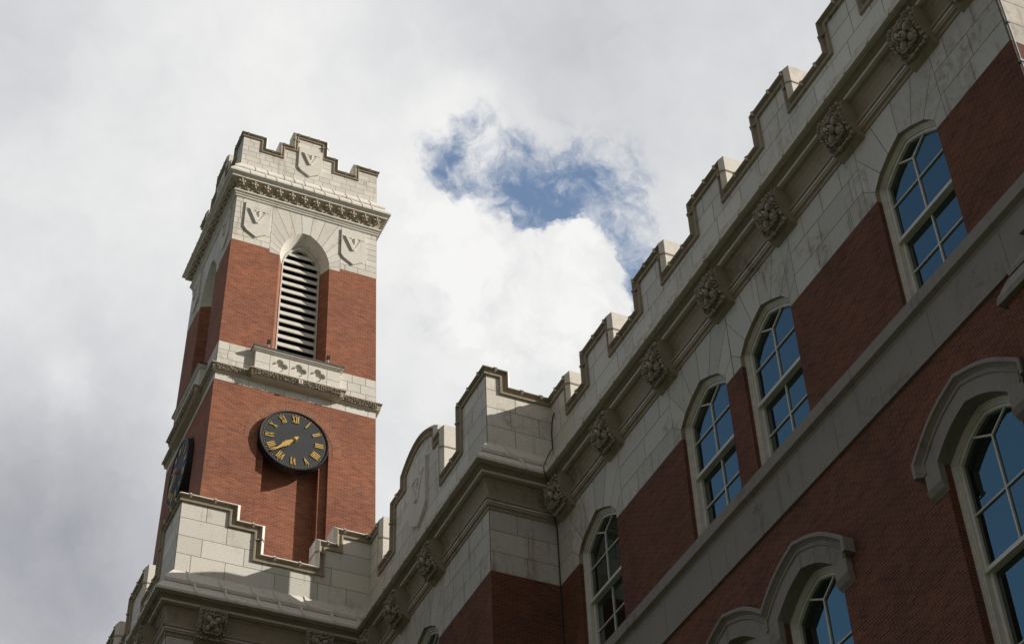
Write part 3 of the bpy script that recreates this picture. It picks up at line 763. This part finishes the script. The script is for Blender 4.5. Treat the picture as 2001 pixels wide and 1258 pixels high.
# --- hood moulds over the lower windows
HOOD = [(0.0, -0.01), (0.0, 0.070), (0.23, 0.070), (0.235, -0.01)]
LIP = [(0.185, 0.02), (0.19, 0.080), (0.200, 0.088), (0.212, 0.086), (0.217, 0.074), (0.245, 0.076), (0.268, 0.108), (0.280, 0.138), (0.318, 0.140), (0.328, 0.128), (0.330, -0.01)]
def hood(mb, c, keep=None):
    t = MB()
    arch = arch_part(WHW-.01, L_SPR, L_APX)
    path = [(-WHW+.01, L_SPR-0.24)] + arch + [(WHW-.01, L_SPR-0.24)]
    path = [(c+x, z) for x, z in path]
    sweep_wall(t, path, HOOD, fW(XA))
    sweep_wall(t, [(path[1][0], L_SPR-.03)] + path[1:-1] + [(path[-2][0], L_SPR-.03)], LIP, fW(XA))
    for sg in (-1, 1):      # chamfered feet
        x0, x1 = c+sg*(WHW-.02), c+sg*(WHW+0.235)
        zt = L_SPR-0.24
        A = [fW(XA)(x0, zt, .085), fW(XA)(x1, zt, .085), fW(XA)(x1, zt-.06, .05), fW(XA)(x1, zt-.10, 0), fW(XA)(x0, zt-.10, 0), fW(XA)(x0, zt-.06, .05)]
        t.face([A[0], A[1], A[2], A[5]]); t.face([A[5], A[2], A[3], A[4]])
        t.face([A[1], A[2], A[3], fW(XA)(x1, zt, 0)]); t.face([A[0], A[5], A[4], fW(XA)(x0, zt, 0)])
    if keep:
        bm = bmesh.new(); vs = [bm.verts.new(p) for p in t.v]
        for f in t.f:
            try: bm.faces.new([vs[i] for i in f])
            except ValueError: pass
        r = bmesh.ops.bisect_plane(bm, geom=bm.verts[:]+bm.edges[:]+bm.faces[:], plane_co=(0, keep[0], 0), plane_no=(0, keep[1], 0), clear_outer=True)
        t2 = MB()
        for f in bm.faces: t2.face([v.co.copy() for v in f.verts])
        bm.free(); t = t2
    mb.merge(t)
for grp in ((WINS[0],), (WINS[1], WINS[2]), (WINS[3],)):
    hm = MB()
    if len(grp) == 1: hood(hm, grp[0])
    else:
        ym = sum(grp)/2; hood(hm, grp[0], (ym, 1)); hood(hm, grp[1], (ym, -1))
    hm.build('hood_mould', BAND, hall, HB)

# --- corner bay whose stepped stone cap shows at the right edge
cb = MB()
Y0, Y1 = YA+0.02, 9.02
def cap(mb, o0, o1, z0, z1, lip, yo, m=0):       # weathered step: sloping top from (o1, z1) at the back to (o0, z0) at the lip
    A = [(XA-o0, Y0, z0), (XA-o0, Y1+yo, z0), (XA-o1, Y1+yo-.06, z1), (XA-o1, Y0, z1)]
    B = [(XA-o0, Y0, z0-lip), (XA-o0, Y1+yo, z0-lip), (XA-.0, Y1+yo, z0-lip), (XA, Y0, z0-lip)]
    mb.face(A, m); mb.face([A[0], A[1], B[1], B[0]], m); mb.face(B, m); mb.face([A[1], A[2], (XA, Y1+yo-.06, z1), (XA, Y1+yo, z0), ], m)
    mb.face([A[1], (XA, Y1+yo, z0), B[2], B[1]], m); mb.face([A[0], A[3], (XA, Y0, z1), (XA, Y0, z0)], m); mb.face([A[0], (XA, Y0, z0), B[3], B[0]], m); mb.face([A[2], A[3], (XA, Y0, z1), (XA, Y1+yo-.06, z1)], m)
cap(cb, 0.46, 0.30, 11.22, 11.50, .07, .07)
cap(cb, 0.31, 0.16, 11.56, 11.78, .05, -.03)
cap(cb, 0.14, 0.06, 12.15, 12.24, .12, -.16)
cb.box((XA-.20, (Y0+Y1)/2, (11.15+GZ)/2), (.20, (Y1-Y0)/2, (11.15-GZ)/2), 1)
cb.box((XA-.03, (Y0+Y1)/2-.06, 11.97), (.04, (Y1-Y0)/2-.14, .2), 0)
cb.build('corner_bay', [BAND, HBRICK], hall, HB)

# ------------------------------------------------------------------ the clock tower
TX, TY, THW = 8.19, 29.11, 1.77
def thw(z): return 1.818-0.0142*(z-20.9)
def taper(p): k = thw(p[2])/THW; return (TX+(p[0]-TX)*k, TY+(p[1]-TY)*k, p[2])
def TF(k):
    if k == 0: return lambda u, z, b=0.0: (TX+u, TY-THW-b, z)
    if k == 1: return lambda u, z, b=0.0: (TX-THW-b, TY-u, z)
    if k == 2: return lambda u, z, b=0.0: (TX-u, TY+THW+b, z)
    return lambda u, z, b=0.0: (TX+THW+b, TY+u, z)
TB = (TX, TY, RZ)
tower = thing('clock_tower', 'tall square red brick clock tower with pale stone top and stepped battlements', 'tower', TB)
def tbuild(mb, name, mats, parent=tower, base=TB): return mb.xf(taper).build(name, mats, parent, base)
SQ = [(TX+THW, TY-THW), (TX-THW, TY-THW), (TX-THW, TY+THW), (TX+THW, TY+THW)]
T0, T_B1, T_C0, T_C1, T_B2, T_S, T_ST, T_P = RZ-0.1, 23.65, 23.83, 24.03, 24.72, 27.80, 29.22, 30.32
OHW, O_SPR, O_APX, O_BOT = 0.605, 27.70, 28.64, 24.72
def gothic(hw, zs, za, n=9, e=0.0):
    w, h = hw, za-zs; R0 = (h*h+w*w)/(2*w); cx = w-R0; Ri = R0-e; pts = []
    a1 = math.atan2(h, -cx); 
    for i in range(n+1):
        a = a1*i/n; x = cx+Ri*math.cos(a); z = zs+Ri*math.sin(a); pts.append((max(x, 0), z))
    # apex on axis
    pts[-1] = (0, zs+math.sqrt(max(Ri*Ri-cx*cx, 0)))
    left = [(-x, z) for x, z in pts]; return left[:-1] + pts[::-1]
CZ, CR = 22.46, 0.745
NO, NI, ND1, ND2 = 0.75, 0.58, 0.09, 0.22
def niche(hw): return [(-hw, T0)] + [(-hw*math.cos(math.pi*i/24), CZ+hw*math.sin(math.pi*i/24)) for i in range(25)] + [(hw, T0)]
tb = MB(); tstone = MB()
for k in range(4):
    fn = TF(k)
    n1, n2 = niche(NO), niche(NI)
    # lower brick stage with the two-step clock niche
    tb.poly([(-THW, T0)] + n1 + [(THW, T0), (THW, T_B1), (-THW, T_B1)], [], fn)
    for a, b_ in zip(n1, n1[1:]): tb.face([fn(a[0], a[1], 0), fn(b_[0], b_[1], 0), fn(b_[0], b_[1], -ND1), fn(a[0], a[1], -ND1)])
    tb.poly(n1[:1] + [n2[0]] + n2[1:-1] + [n2[-1], n1[-1]] + n1[-2:0:-1], [], lambda u, z: fn(u, z, -ND1))
    for a, b_ in zip(n2, n2[1:]): tb.face([fn(a[0], a[1], -ND1), fn(b_[0], b_[1], -ND1), fn(b_[0], b_[1], -ND1-ND2), fn(a[0], a[1], -ND1-ND2)])
    tb.poly(n2, [], lambda u, z: fn(u, z, -ND1-ND2))
    # belfry stage
    SPL, OD = 0.145, 0.30
    jamb = [(-OHW, T_B2), (-OHW, O_SPR-.02)]
    tb.poly([(-THW, T_B2), (-OHW, T_B2), (-OHW, T_S), (-THW, T_S)], [], fn); tb.poly([(OHW, T_B2), (THW, T_B2), (THW, T_S), (OHW, T_S)], [], fn)
    for sg in (-1, 1): tb.face([fn(sg*OHW, T_B2-.1, 0), fn(sg*OHW, O_SPR, 0), fn(sg*(OHW-SPL), O_SPR, -OD), fn(sg*(OHW-SPL), T_B2-.1, -OD)])
tbuild(tb, 'brick_wall', [BRICK])
# concentric brick rings round the clocks, 3 mm proud, with polar brick mapping
ringo = []
for k in range(2):
    rg = MB(); fn = TF(k); N = 72; R0, R1 = 0.83, 1.03; cells = []
    for i in range(N):
        a0, a1 = -0.12+(math.pi+.24)*i/N, -0.12+(math.pi+.24)*(i+1)/N
        rg.face([fn(R0*math.cos(a0), CZ+R0*math.sin(a0), .004), fn(R0*math.cos(a1), CZ+R0*math.sin(a1), .004), fn(R1*math.cos(a1), CZ+R1*math.sin(a1), .004), fn(R1*math.cos(a0), CZ+R1*math.sin(a0), .004)])
        cells.append(((a0)*0.93, (a1)*0.93))
    o = tbuild(rg, 'brick_arch', [RBRICK]); uv = o.data.uv_layers[0].data
    for p in o.data.polygons:
        for li in p.loop_indices:
            w = o.data.vertices[o.data.loops[li].vertex_index].co+Vector(TB)
            du = (w.x-TX) if k == 0 else (TY-w.y); dz = w.z-CZ
            uv[li].uv = (math.hypot(du, dz)*0.9, math.atan2(dz, du)*0.93)
# stone: band, top stage
ttop = MB()
for k in range(4):
    fn = TF(k)
    tstone.face([fn(-THW, T_B1, 0), fn(THW, T_B1, 0), fn(THW, T_B2, 0), fn(-THW, T_B2, 0)], 1)
    courses(tstone, fn, -THW, THW, [T_B1, T_C0+.01], 0.42, .005, 60+k, jit=.25)
    courses(tstone, fn, -THW, THW, [T_C1-.03, 24.26, 24.50, T_B2], 0.42, .005, 70+k, jit=.3)
    arch = gothic(OHW, O_SPR, O_APX)
    ttop.poly([(-THW, T_S), (-OHW, T_S)] + [p for p in arch if p[1] > T_S] + [(OHW, T_S), (THW, T_S), (THW, T_ST), (-THW, T_ST)], [], fn, 1)
    rows = [T_S+(T_ST-T_S)*i/8 for i in range(9)]
    courses(ttop, fn, -THW, -0.86, rows, 0.33, .005, 80+k); courses(ttop, fn, 0.86, THW, rows, 0.33, .005, 90+k)
    fan(ttop, lambda s, z, b=0: fn(s, z, b+.001), 0.0, OHW, arch[1:-1], O_SPR, T_ST, 0.86, 27.45, 15)
    # splayed stone reveal of the arch
    inn = gothic(OHW-0.145, O_SPR, O_APX-.22)
    for a, b_, c_, d_ in zip(arch, arch[1:], inn, inn[1:]): ttop.face([fn(*a, .005), fn(*b_, .005), fn(*d_, -.30), fn(*c_, -.30)], 0, .97)
tbuild(ttop, 'stone_top_stage', [STONE, LMORTAR])
tbuild(tstone, 'stone_band', [STONE, LMORTAR])
tc_ = MB()
sweep_plan(tc_, SQ, [(0.0, T_ST-.03), (0.03, T_ST-.02), (0.035, T_ST+.02), (0.055, T_ST+0.035), (0.06, T_ST+0.06), (0.05, T_ST+.07), (0.055, T_ST+.085), (0.09, T_ST+0.10), (0.09, T_ST+0.14), (0.04, T_ST+0.15)], True, 1)
sweep_plan(tc_, SQ, [(0.04, T_ST+0.15), (0.03, T_ST+.20), (0.045, T_ST+.28), (0.08, T_ST+.35), (0.14, T_ST+.405), (0.185, T_ST+.43)], True, 0)
sweep_plan(tc_, SQ, [(0.185, T_ST+.43), (0.21, T_ST+.432), (0.21, T_ST+0.46), (0.195, T_ST+.465), (0.21, T_ST+.50), (0.245, T_ST+0.52), (0.26, T_ST+0.535)], True, 1)
sweep_plan(tc_, SQ, [(0.26, T_ST+0.535), (0.28, T_ST+0.54), (0.285, T_ST+0.59), (0.15, T_ST+0.80), (0.145, T_ST+.79), (0.165, T_ST+.80), (0.17, T_ST+.84), (0.0, T_P+.01), (-.1, T_P+.01)], True, 1)
rng = random.Random(31)
for a, b_ in zip(SQ, SQ[1:]+SQ[:1]):
    d = (Vector(b_)-Vector(a)).normalized(); nx, ny = -d.y, d.x
    saddles(tc_, a, b_, nx, ny, rng, [(0.275, T_ST+.53), (0.290, T_ST+.535), (0.294, T_ST+.598), (0.158, T_ST+.81), (0.12, T_ST+.77)], 0.34, .010)
    saddles(tc_, a, b_, nx, ny, rng, [(0.15, T_ST+.79), (0.174, T_ST+.795), (0.178, T_ST+.848), (0.005, T_P+.025), (-.02, T_P-.03)], 0.34, .010)
tbuild(tc_, 'cornice', [TWEATH, STONE])
# flowers in the cornice hollow: two staggered rows
def flower_mesh(q):
    f = MB(); up_ = Vector((0, -.35, .75)).normalized(); out = Vector((0, -.8, -.5)).normalized(); T = Vector((1, 0, 0))
    f.ball(out*.035, (.030*q, .030*q, .035*q), (T, up_, out))
    for j in range(5):
        a = 2*math.pi*j/5+.3; f.ball(T*(.048*q*math.cos(a))+up_*(.048*q*math.sin(a)), (.033*q, .033*q, .030*q), (T, up_, out), 7, 4, 0, .92)
    return f.build('flower', [TWEATH], tower)
fl0 = [flower_mesh(1.25), flower_mesh(0.95)]; used = [False, False]
for k in range(2):
    fn = TF(k)
    for r in range(2):
        n = 12-r
        for i in range(n):
            u = -1.72+3.44*i/11 if r == 0 else -1.56+3.12*i/10; z = T_ST+.345 if r == 0 else T_ST+.205; b0 = 0.135 if r == 0 else .07
            o = fl0[r]
            if used[r]: o = fl0[r].copy(); COL.objects.link(o); o.parent = tower
            used[r] = True
            o.location = Vector(taper(fn(u, z, b0)))-Vector(TB); o.rotation_euler = (0, rng.uniform(-.2, .2), -math.pi/2*k)
# foliage cornice at mid height, breaking forward round the balconies
BU0, BU1, BP = -0.985, 0.905, 0.13
def breaks(k):
    pass
lc = MB(); leaf = MB()
PATH2 = []
for k in range(4):
    fn = TF(k)
    for u, b_ in (((THW, 0), (BU1, 0), (BU1, BP), (BU0, BP), (BU0, 0), (-THW, 0)) if k < 2 else ((THW, 0), (-THW, 0))):
        p = fn(u, 0, b_)
        if u == -THW: continue
        PATH2.append((p[0], p[1]))
sweep_plan(lc, PATH2, [(0.0, T_C0-.005), (0.02, T_C0), (0.025, T_C0+.02), (0.05, T_C0+.03), (0.06, T_C0+.05), (0.055, T_C0+.06)], True)
sweep_plan(lc, PATH2, [(0.095, T_C1-.025), (0.115, T_C1-.02), (0.115, T_C1), (0.0, T_C1+.03)], True)
sweep_plan(lc, PATH2, [(0.05, T_C0+.055), (0.085, T_C1-.02)], True)
for k in range(2): lc.poly([(BU0, 0), (BU1, 0), (BU1, BP), (BU0, BP)], [], lambda u, b: TF(k)(u, T_C0-.004, b))
tbuild(lc, 'foliage_cornice', [TWEATH])
def leaf_strip(mb, p, q, nrm_):
    p, q = Vector((p[0], p[1], 0)), Vector((q[0], q[1], 0)); L = (q-p).length; n = max(2, int(L/0.026)); T = (q-p)/L; Nn = Vector((nrm_[0], nrm_[1], 0))
    for i in range(n):
        for r in range(3):
            u = (i+.5+rng.uniform(-.35, .35))/n*L; z = T_C0+.068+.04*r+rng.uniform(-.012, .012)
            mb.ball(p+T*u+Nn*(.075+.010*r+rng.uniform(-.006, .012))+Vector((0, 0, z)), (rng.uniform(.011, .021), rng.uniform(.011, .023), rng.uniform(.015, .028)), (T, Vector((0, 0, 1)), Nn), 6, 4, 0, rng.uniform(.7, 1.1))
n2_ = len(PATH2)
for i in range(n2_):
    p, q = Vector(PATH2[i]), Vector(PATH2[(i+1) % n2_]); d = (q-p).normalized(); nn = (-d.y, d.x)
    if nn[1] > 0.5 or nn[0] > 0.5 and i > 11: continue
    leaf_strip(leaf, p, q, nn)
tbuild(leaf, 'carved_foliage', [CARVE])
sp_ = MB(); fn = TF(0); q = [(-.045, T_C0+.055), (.045, T_C0+.055), (.045, T_C0+.15), (-.045, T_C0+.15)]; qi = [(-.02, T_C0+.08), (.02, T_C0+.08), (.02, T_C0+.125), (-.02, T_C0+.125)]
sp_.poly(q, [qi], lambda u, z: fn(u, z, BP+.13))
for w in (q, qi):
    for a, b_ in zip(w, w[1:]+w[:1]): sp_.face([fn(*a, BP+.13), fn(*b_, BP+.13), fn(*b_, BP+.04), fn(*a, BP+.04)])
tbuild(sp_, 'drain_spout', [STONE])

# balconies with quatrefoils
def quatrefoil(c, z, r):
    pts = []
    for k in range(4):
        a0 = k*math.pi/2; cx, cz = c+r*0.62*math.cos(a0), z+r*0.62*math.sin(a0)
        for i in range(9):
            a = a0-math.pi*0.62+math.pi*1.24*i/8; pts.append((cx+r*0.50*math.cos(a), cz+r*0.50*math.sin(a)))
    return pts
for k in range(2):
    fn = TF(k); bl = MB()
    z0, z1 = T_C1, 24.60
    qs = [quatrefoil(u, 24.335, 0.155) for u in (-0.44, -0.02, 0.40)]
    bl.poly([(BU0, z0), (BU1, z0), (BU1, z1), (BU0, z1)], qs, lambda u, z: fn(u, z, BP))
    for q in qs:
        for a, b_ in zip(q, q[1:]+q[:1]): bl.face([fn(*a, BP), fn(*b_, BP), fn(*b_, BP-.06), fn(*a, BP-.06)])
        bl.poly(q, [], lambda u, z: fn(u, z, BP-.06), 0, 1.0)
    for u in (BU0, BU1): bl.face([fn(u, z0, 0), fn(u, z0, BP), fn(u, z1, BP), fn(u, z1, 0)])
    for u in (-0.66, -0.23, 0.19, 0.61): bl.box(fn(u, (z0+z1)/2, BP), (.003, .003, (z1-z0)/2-.005), 1)
    for (u0, u1) in ((BU0, -.66), (.61, BU1)):
        a, b_ = Vector(fn(u0+.004, 24.31, BP)), Vector(fn(u1-.004, 24.31, BP)); c_ = (a+b_)/2; h = (b_-a)/2
        bl.box(c_, (max(abs(h.x), .003), max(abs(h.y), .003), .003), 1)
    bo = tbuild(bl, 'balcony', [STONE, LMORTAR])
    cp = MB()
    prof = [(0.0, z1-.01), (.03, z1), (.035, z1+.025), (.06, z1+.035), (.065, z1+.06)]
    pth = [fn(BU1, 0, -.02), fn(BU1, 0, BP), fn(BU0, 0, BP), fn(BU0, 0, -.02)]
    sweep_plan(cp, [(p[0], p[1]) for p in pth], prof, m=0)
    sweep_plan(cp, [(p[0], p[1]) for p in pth], [(.065, z1+.06), (.075, z1+.062), (.075, z1+.105), (-.12, z1+.135)], m=1)
    cp.poly([(BU0-.0, -.02), (BU1, -.02), (BU1, BP), (BU0, BP)], [], lambda u, b: fn(u, z1+.10, b), 1)
    c0 = cp.xf(taper).build('balcony_cap', [STONE, LEAD], bo)
    c0.data.transform(Matrix.Translation(-Vector(TB)))
# louvres
for k in range(2):
    fn = TF(k); OD = 0.295
    fr_ = MB(); h = OHW-0.145
    outer = [(-h, T_B2-.02)] + gothic(h, O_SPR, O_APX-.22) + [(h, T_B2-.02)]
    inner = [(-h+.032, T_B2-.02)] + gothic(h-.032, O_SPR, O_APX-.29) + [(h-.032, T_B2-.02)]
    for i in range(len(outer)-1):
        fr_.face([fn(*outer[i], -OD+.03), fn(*outer[i+1], -OD+.03), fn(*inner[i+1], -OD+.03), fn(*inner[i], -OD+.03)])
        fr_.face([fn(*inner[i], -OD+.03), fn(*inner[i+1], -OD+.03), fn(*inner[i+1], -OD-.10), fn(*inner[i], -OD-.10)])
    fo = tbuild(fr_, 'louvre', [LOUVRE])
    bk = MB(); bk.poly(outer, [], lambda u, z: fn(u, z, -OD-.30)); b_o = bk.xf(taper).build('dark_backing', [DARK], fo); b_o.data.transform(Matrix.Translation(-Vector(TB)))
    z = T_B2+0.07
    while z < O_APX-.34:
        hw2 = h-.02
        zz = z+.10
        if zz > O_SPR:      # narrow under the arch
            g_ = gothic(h, O_SPR, O_APX-.22); hw2 = 0
            for (xa, za_), (xb, zb_) in zip(g_, g_[1:]):
                if xa >= 0 and zb_ <= zz <= za_: hw2 = xa+(xb-xa)*((za_-zz)/(za_-zb_))-.02
        if hw2 > .05:
            sl_ = MB()
            P = []
            for u in (-hw2, hw2):
                P.append([fn(u, z, -OD+.020), fn(u, z+.012, -OD+.035), fn(u, z+.150, -OD-.020), fn(u, z+.215, -OD-.075), fn(u, z+.205, -OD-.09), fn(u, z+.13, -OD-.04)])
            for i in range(6): sl_.face([P[0][i], P[1][i], P[1][(i+1) % 6], P[0][(i+1) % 6]])
            sl_.face(P[0]); sl_.face(P[1])
            so_ = sl_.xf(taper).build('slat', [LOUVRE], fo); so_.data.transform(Matrix.Translation(-Vector(TB)))
        z += 0.232
# battlements of the tower
TS = [(-THW, -1.15, 31.42), (-1.15, -0.85, 31.05), (-0.85, -0.51, 31.42), (-0.51, 0.44, 31.91), (0.44, 0.745, 31.42), (0.745, 1.13, 31.05), (1.13, THW, 31.42)]
tp, tcp = MB(), MB()
_c = COPE, SADDLE, TH
TH = 0.26
COPE = [(-0.155, 0.006), (-0.15, 0.035), (-0.125, 0.04), (-0.11, 0.016), (-0.075, 0.022), (-0.06, 0.06), (-0.045, 0.068), (0.0, 0.015), (0.0, -TH-0.015), (-0.045, -TH-0.068), (-0.06, -TH-0.06), (-0.155, -TH-0.006)]
SADDLE = [(-0.08, 0.050), (-0.045, 0.082), (0.012, 0.018), (0.012, -TH-0.02), (-0.045, -TH-0.082), (-0.08, -TH-.05)]
for k in range(4): parapet(tp, tcp, TF(k), TS, 1, 1, T_P, 0.165, 0.30, 100+k, joint=0.30, proud=.003, jm=.0035)
tbuild(tp, 'parapet', [STONE, LMORTAR]); tbuild(tcp, 'coping', [WEATH, STONE])
COPE, SADDLE, TH = _c
rt_ = MB(); rt_.face([(TX-1.6, TY-1.6, T_P-.05), (TX+1.6, TY-1.6, T_P-.05), (TX+1.6, TY+1.6, T_P-.05), (TX-1.6, TY+1.6, T_P-.05)])
for k in range(4):
    a, b_ = Vector(TF(k)(-1.42, 31.0, -.36)), Vector(TF(k)(1.42, 31.0, -.36)); c_ = (a+b_)/2; h_ = (b_-a)/2
    rt_.box((c_.x, c_.y, 31.06), (max(abs(h_.x), .03), max(abs(h_.y), .03), .14))
tbuild(rt_, 'roof', [CURB])
for k in range(2):
    for (c_, zt) in ((-1.22, 29.08), (1.175, 29.08), (-0.02, 31.46)):
        s_ = MB(); shield(s_, TF(k), c_, zt, 0.31, 1.06 if zt < 30 else .94, 0.045); tbuild(s_, 'shield', [STONE])

# ------------------------------------------------------------------ the clocks
ROM = ['XII', 'I', 'II', 'III', 'IIII', 'V', 'VI', 'VII', 'VIII', 'IX', 'X', 'XI']
def numeral_mesh(txt):
    mb = MB(); H = 0.088; adv = {'I': .040, 'V': .080, 'X': .080}; tw = sum(adv[c] for c in txt); x = -tw/2
    def bar(x0, z0, x1, z1, w):
        p, q = Vector((x0, 0, z0)), Vector((x1, 0, z1)); c_ = (p+q)/2; L = (q-p).length/2; a = math.atan2(x1-x0, z1-z0)
        mb.box(c_, (w, .006, L), rot=Matrix.Rotation(a, 3, 'Y'))
    for ch in txt:
        a = adv[ch]; c_ = x+a/2
        if ch == 'I': bar(c_, -H, c_, H, .012); bar(c_-.015, H, c_+.015, H, .004); bar(c_-.015, -H, c_+.015, -H, .004)
        if ch == 'V': bar(c_-.028, H, c_, -H, .012); bar(c_+.028, H, c_, -H, .006); bar(c_-.036, H, c_-.012, H, .004); bar(c_+.012, H, c_+.036, H, .004)
        if ch == 'X': bar(c_-.028, H, c_+.028, -H, .012); bar(c_+.026, H, c_-.026, -H, .005); bar(c_-.034, H, c_-.012, H, .004); bar(c_+.012, H, c_+.034, H, .004); bar(c_-.034, -H, c_-.012, -H, .004); bar(c_+.012, -H, c_+.034, -H, .004)
        x += a
    return mb
def disc(mb, r, y, n=64, m=0, r_in=0.0):
    if r_in: mb.grid([[(r_in*math.sin(2*math.pi*i/n), y, r_in*math.cos(2*math.pi*i/n)) for i in range(n)], [(r*math.sin(2*math.pi*i/n), y, r*math.cos(2*math.pi*i/n)) for i in range(n)]], m, close_u=True)
    else: mb.face([(r*math.sin(2*math.pi*i/n), y, r*math.cos(2*math.pi*i/n)) for i in range(n)], m)
def lathe(mb, prof, n=64, m=0):      # prof (r, y) about the y axis
    mb.grid([[(r*math.sin(2*math.pi*i/n), y, r*math.cos(2*math.pi*i/n)) for i in range(n)] for r, y in prof], m, 1.0, False, close_u=True)
def clock(label, k):
    """local frame: -y outward, z up, wall plane at y = 0"""
    t = thing('clock', label, 'clock')
    rim = MB(); lathe(rim, [(CR-.02, 0.10), (CR, 0.05), (CR, -.11), (CR-.012, -.125), (CR-.032, -.122), (CR-.04, -.10)])
    rim.build('rim', [RIM], t)
    dl = MB(); disc(dl, CR-.035, -.102); dl.build('dial', [DIAL], t)
    mt = MB(); mt.ball((0, 0, 0), (.0075, .006, .0075), None, 8, 4); dot0 = mt.build('minute_dot', [GOLD], t)
    for i in range(60):
        a = 2*math.pi*i/60; o = dot0
        if i: o = dot0.copy(); COL.objects.link(o); o.parent = t
        o.location = (.66*math.sin(a), -.105, .66*math.cos(a)); o.scale = (1.5, 1, 1.5) if i % 5 == 0 else (1, 1, 1)
    for i, tx_ in enumerate(ROM):
        a = 2*math.pi*i/12; mb = numeral_mesh(tx_); o = mb.build('numeral', [GOLD], t)
        o.location = (.535*math.sin(a), -.110, .535*math.cos(a)); o.rotation_euler = (0, a, 0)
    def hand(name, L, w, y, deg, tail):
        mb = MB(); sh_ = [(-w*.45, -tail), (w*.45, -tail), (w*.55, 0), (w*.8, L*.30), (w*1.35, L*.46), (w*.75, L*.55), (w*.55, L*.75), (0, L), (-w*.55, L*.75), (-w*.75, L*.55), (-w*1.35, L*.46), (-w*.8, L*.30), (-w*.55, 0)]
        mb.poly(sh_, [], lambda x, z: (x, y-.006, z)); mb.poly(sh_, [], lambda x, z: (x, y+.006, z))
        for p, q in zip(sh_, sh_[1:]+sh_[:1]): mb.face([(p[0], y-.006, p[1]), (q[0], y-.006, q[1]), (q[0], y+.006, q[1]), (p[0], y+.006, p[1])])
        o = mb.build(name, [GOLD], t); o.rotation_euler = (0, R_(deg), 0)
    hand('hour_hand', .45, .050, -.140, 229, .05); hand('minute_hand', .66, .042, -.165, 227, .09)
    hb = MB(); lathe(hb, [(0.001, -.20), (.035, -.195), (.05, -.17), (.05, -.10)], 20); hb.build('hub', [GOLD], t)
    kk = thw(CZ)/THW; hwz = thw(CZ)
    if k == 0: t.location = (TX-0.02, TY-hwz, CZ)
    else: t.location = (TX-hwz, TY+0.02, CZ); t.rotation_euler = (0, 0, -math.pi/2)
    return t
clock('round black clock with gold Roman numerals on the sunlit face of the tower', 0)
clock('clock seen almost edge-on, in shade on the left face of the tower', 1)

# ------------------------------------------------------------------ small things
def tp_(u, z, b, k=0): return Vector(taper(TF(k)(u, z, b)))
def rod(p, h, label, group='lightning rods on the battlements'):
    mb = MB(); p = Vector(p); mb.tube([p-Vector((0, 0, .06)), p+Vector((0, 0, h*.6)), p+Vector((0.002, 0, h))], [.0065, .005, .002], 6)
    mb.box(p-Vector((0, 0, .004)), (.016, .016, .008))
    tag(mb.build('lightning_rod', [STEEL], None, (0, 0, 0)), label, 'lightning rod', group)
for u, z, lb in ((-1.74, 31.42, 'thin lightning rod on the left corner of the tower battlements'), (-0.47, 31.91, 'thin lightning rod at the left end of the tall middle merlon'),
                 (0.41, 31.91, 'thin lightning rod at the right end of the tall middle merlon'), (1.62, 31.42, 'thin lightning rod near the right corner of the tower battlements')):
    rod(tp_(u, z, -.12), 0.20, lb)
rod((XC2+.1, YB+.12, HIGH-.02), 0.14, 'thin lightning rod on the corner merlon of the middle block')
rod((XC2+.1, 22.06, 18.94), 0.16, 'thin lightning rod on top of the curved gable beside the tower')
def lamp(u, label):
    t = thing('floodlight', label, 'floodlight', tp_(u, 24.73, .12), 'floodlights on the belfry balcony')
    p = Vector((0, 0, 0)); a = MB(); a.tube([(0, 0, -.02), (0, 0, .15)], .012, 8); a.box((0, 0, .0), (.04, .03, .012)); a.build('stem', [STEEL], t)
    h = MB(); h.box((0, -.01, .19), (.035, .03, .045), rot=Matrix.Rotation(.35, 3, 'X')); h.build('lamp_head', [WIRE], t)
    l = MB(); l.box((0, .025, .205), (.028, .006, .036), rot=Matrix.Rotation(.35, 3, 'X')); l.build('lens', [STEEL], t)
lamp(-0.72, 'small floodlight on the balcony, left of the louvred opening'); lamp(0.62, 'small floodlight on the balcony, right of the louvred opening')
cbm = MB()
cbm.tube([(XA-.02, YB-.16, 17.62), (XA-.012, YB-.06, 17.55), (XA-.012, YB-.015, 17.3), (XA-.014, YB-.02, 17.0), (XA-.10, YB-.10, 16.86), (XA-.36, YB-.36, 16.32), (XA-.36, YB-.365, 16.20), (XA-.22, YB-.22, 16.08), (XA-.10, YB-.10, 15.75), (XA-.07, YB-.07, 15.55), (XA-.018, YB-.018, 15.45), (XA-.018, YB-.018, 12.9), (XA-.13, YB-.13, 12.62), (XA-.06, YB-.06, 12.3), (XA-.018, YB-.018, 11.7), (XA-.018, YB-.018, GZ)], .0085, 8)
tag(cbm.build('lightning_cable', [WIRE]), 'dark cable running down the inner corner between the two nearest blocks', 'cable')
cc = MB(); cc.tube([(XA+.03, YA-.02, 15.5), (XA+.03, YA-.02, 14.5), (XA+.03, YA-.02, GZ)], .012, 8); 
for z in (15.2, 14.75, 14.1): cc.box((XA+.03, YA-.02, z), (.022, .02, .018))
tag(cc.build('corner_cable', [STEEL]), 'thin grey cable running down the near sunlit corner of the hall', 'cable')

# ------------------------------------------------------------------ to metres
for o in list(COL.objects):
    if o.parent is None and o.type in ('MESH', 'EMPTY'):
        o.location = o.location*S; o.scale = (S, S, S)
for o in COL.objects:
    if o.parent is None: o.location.z += -GZ*S
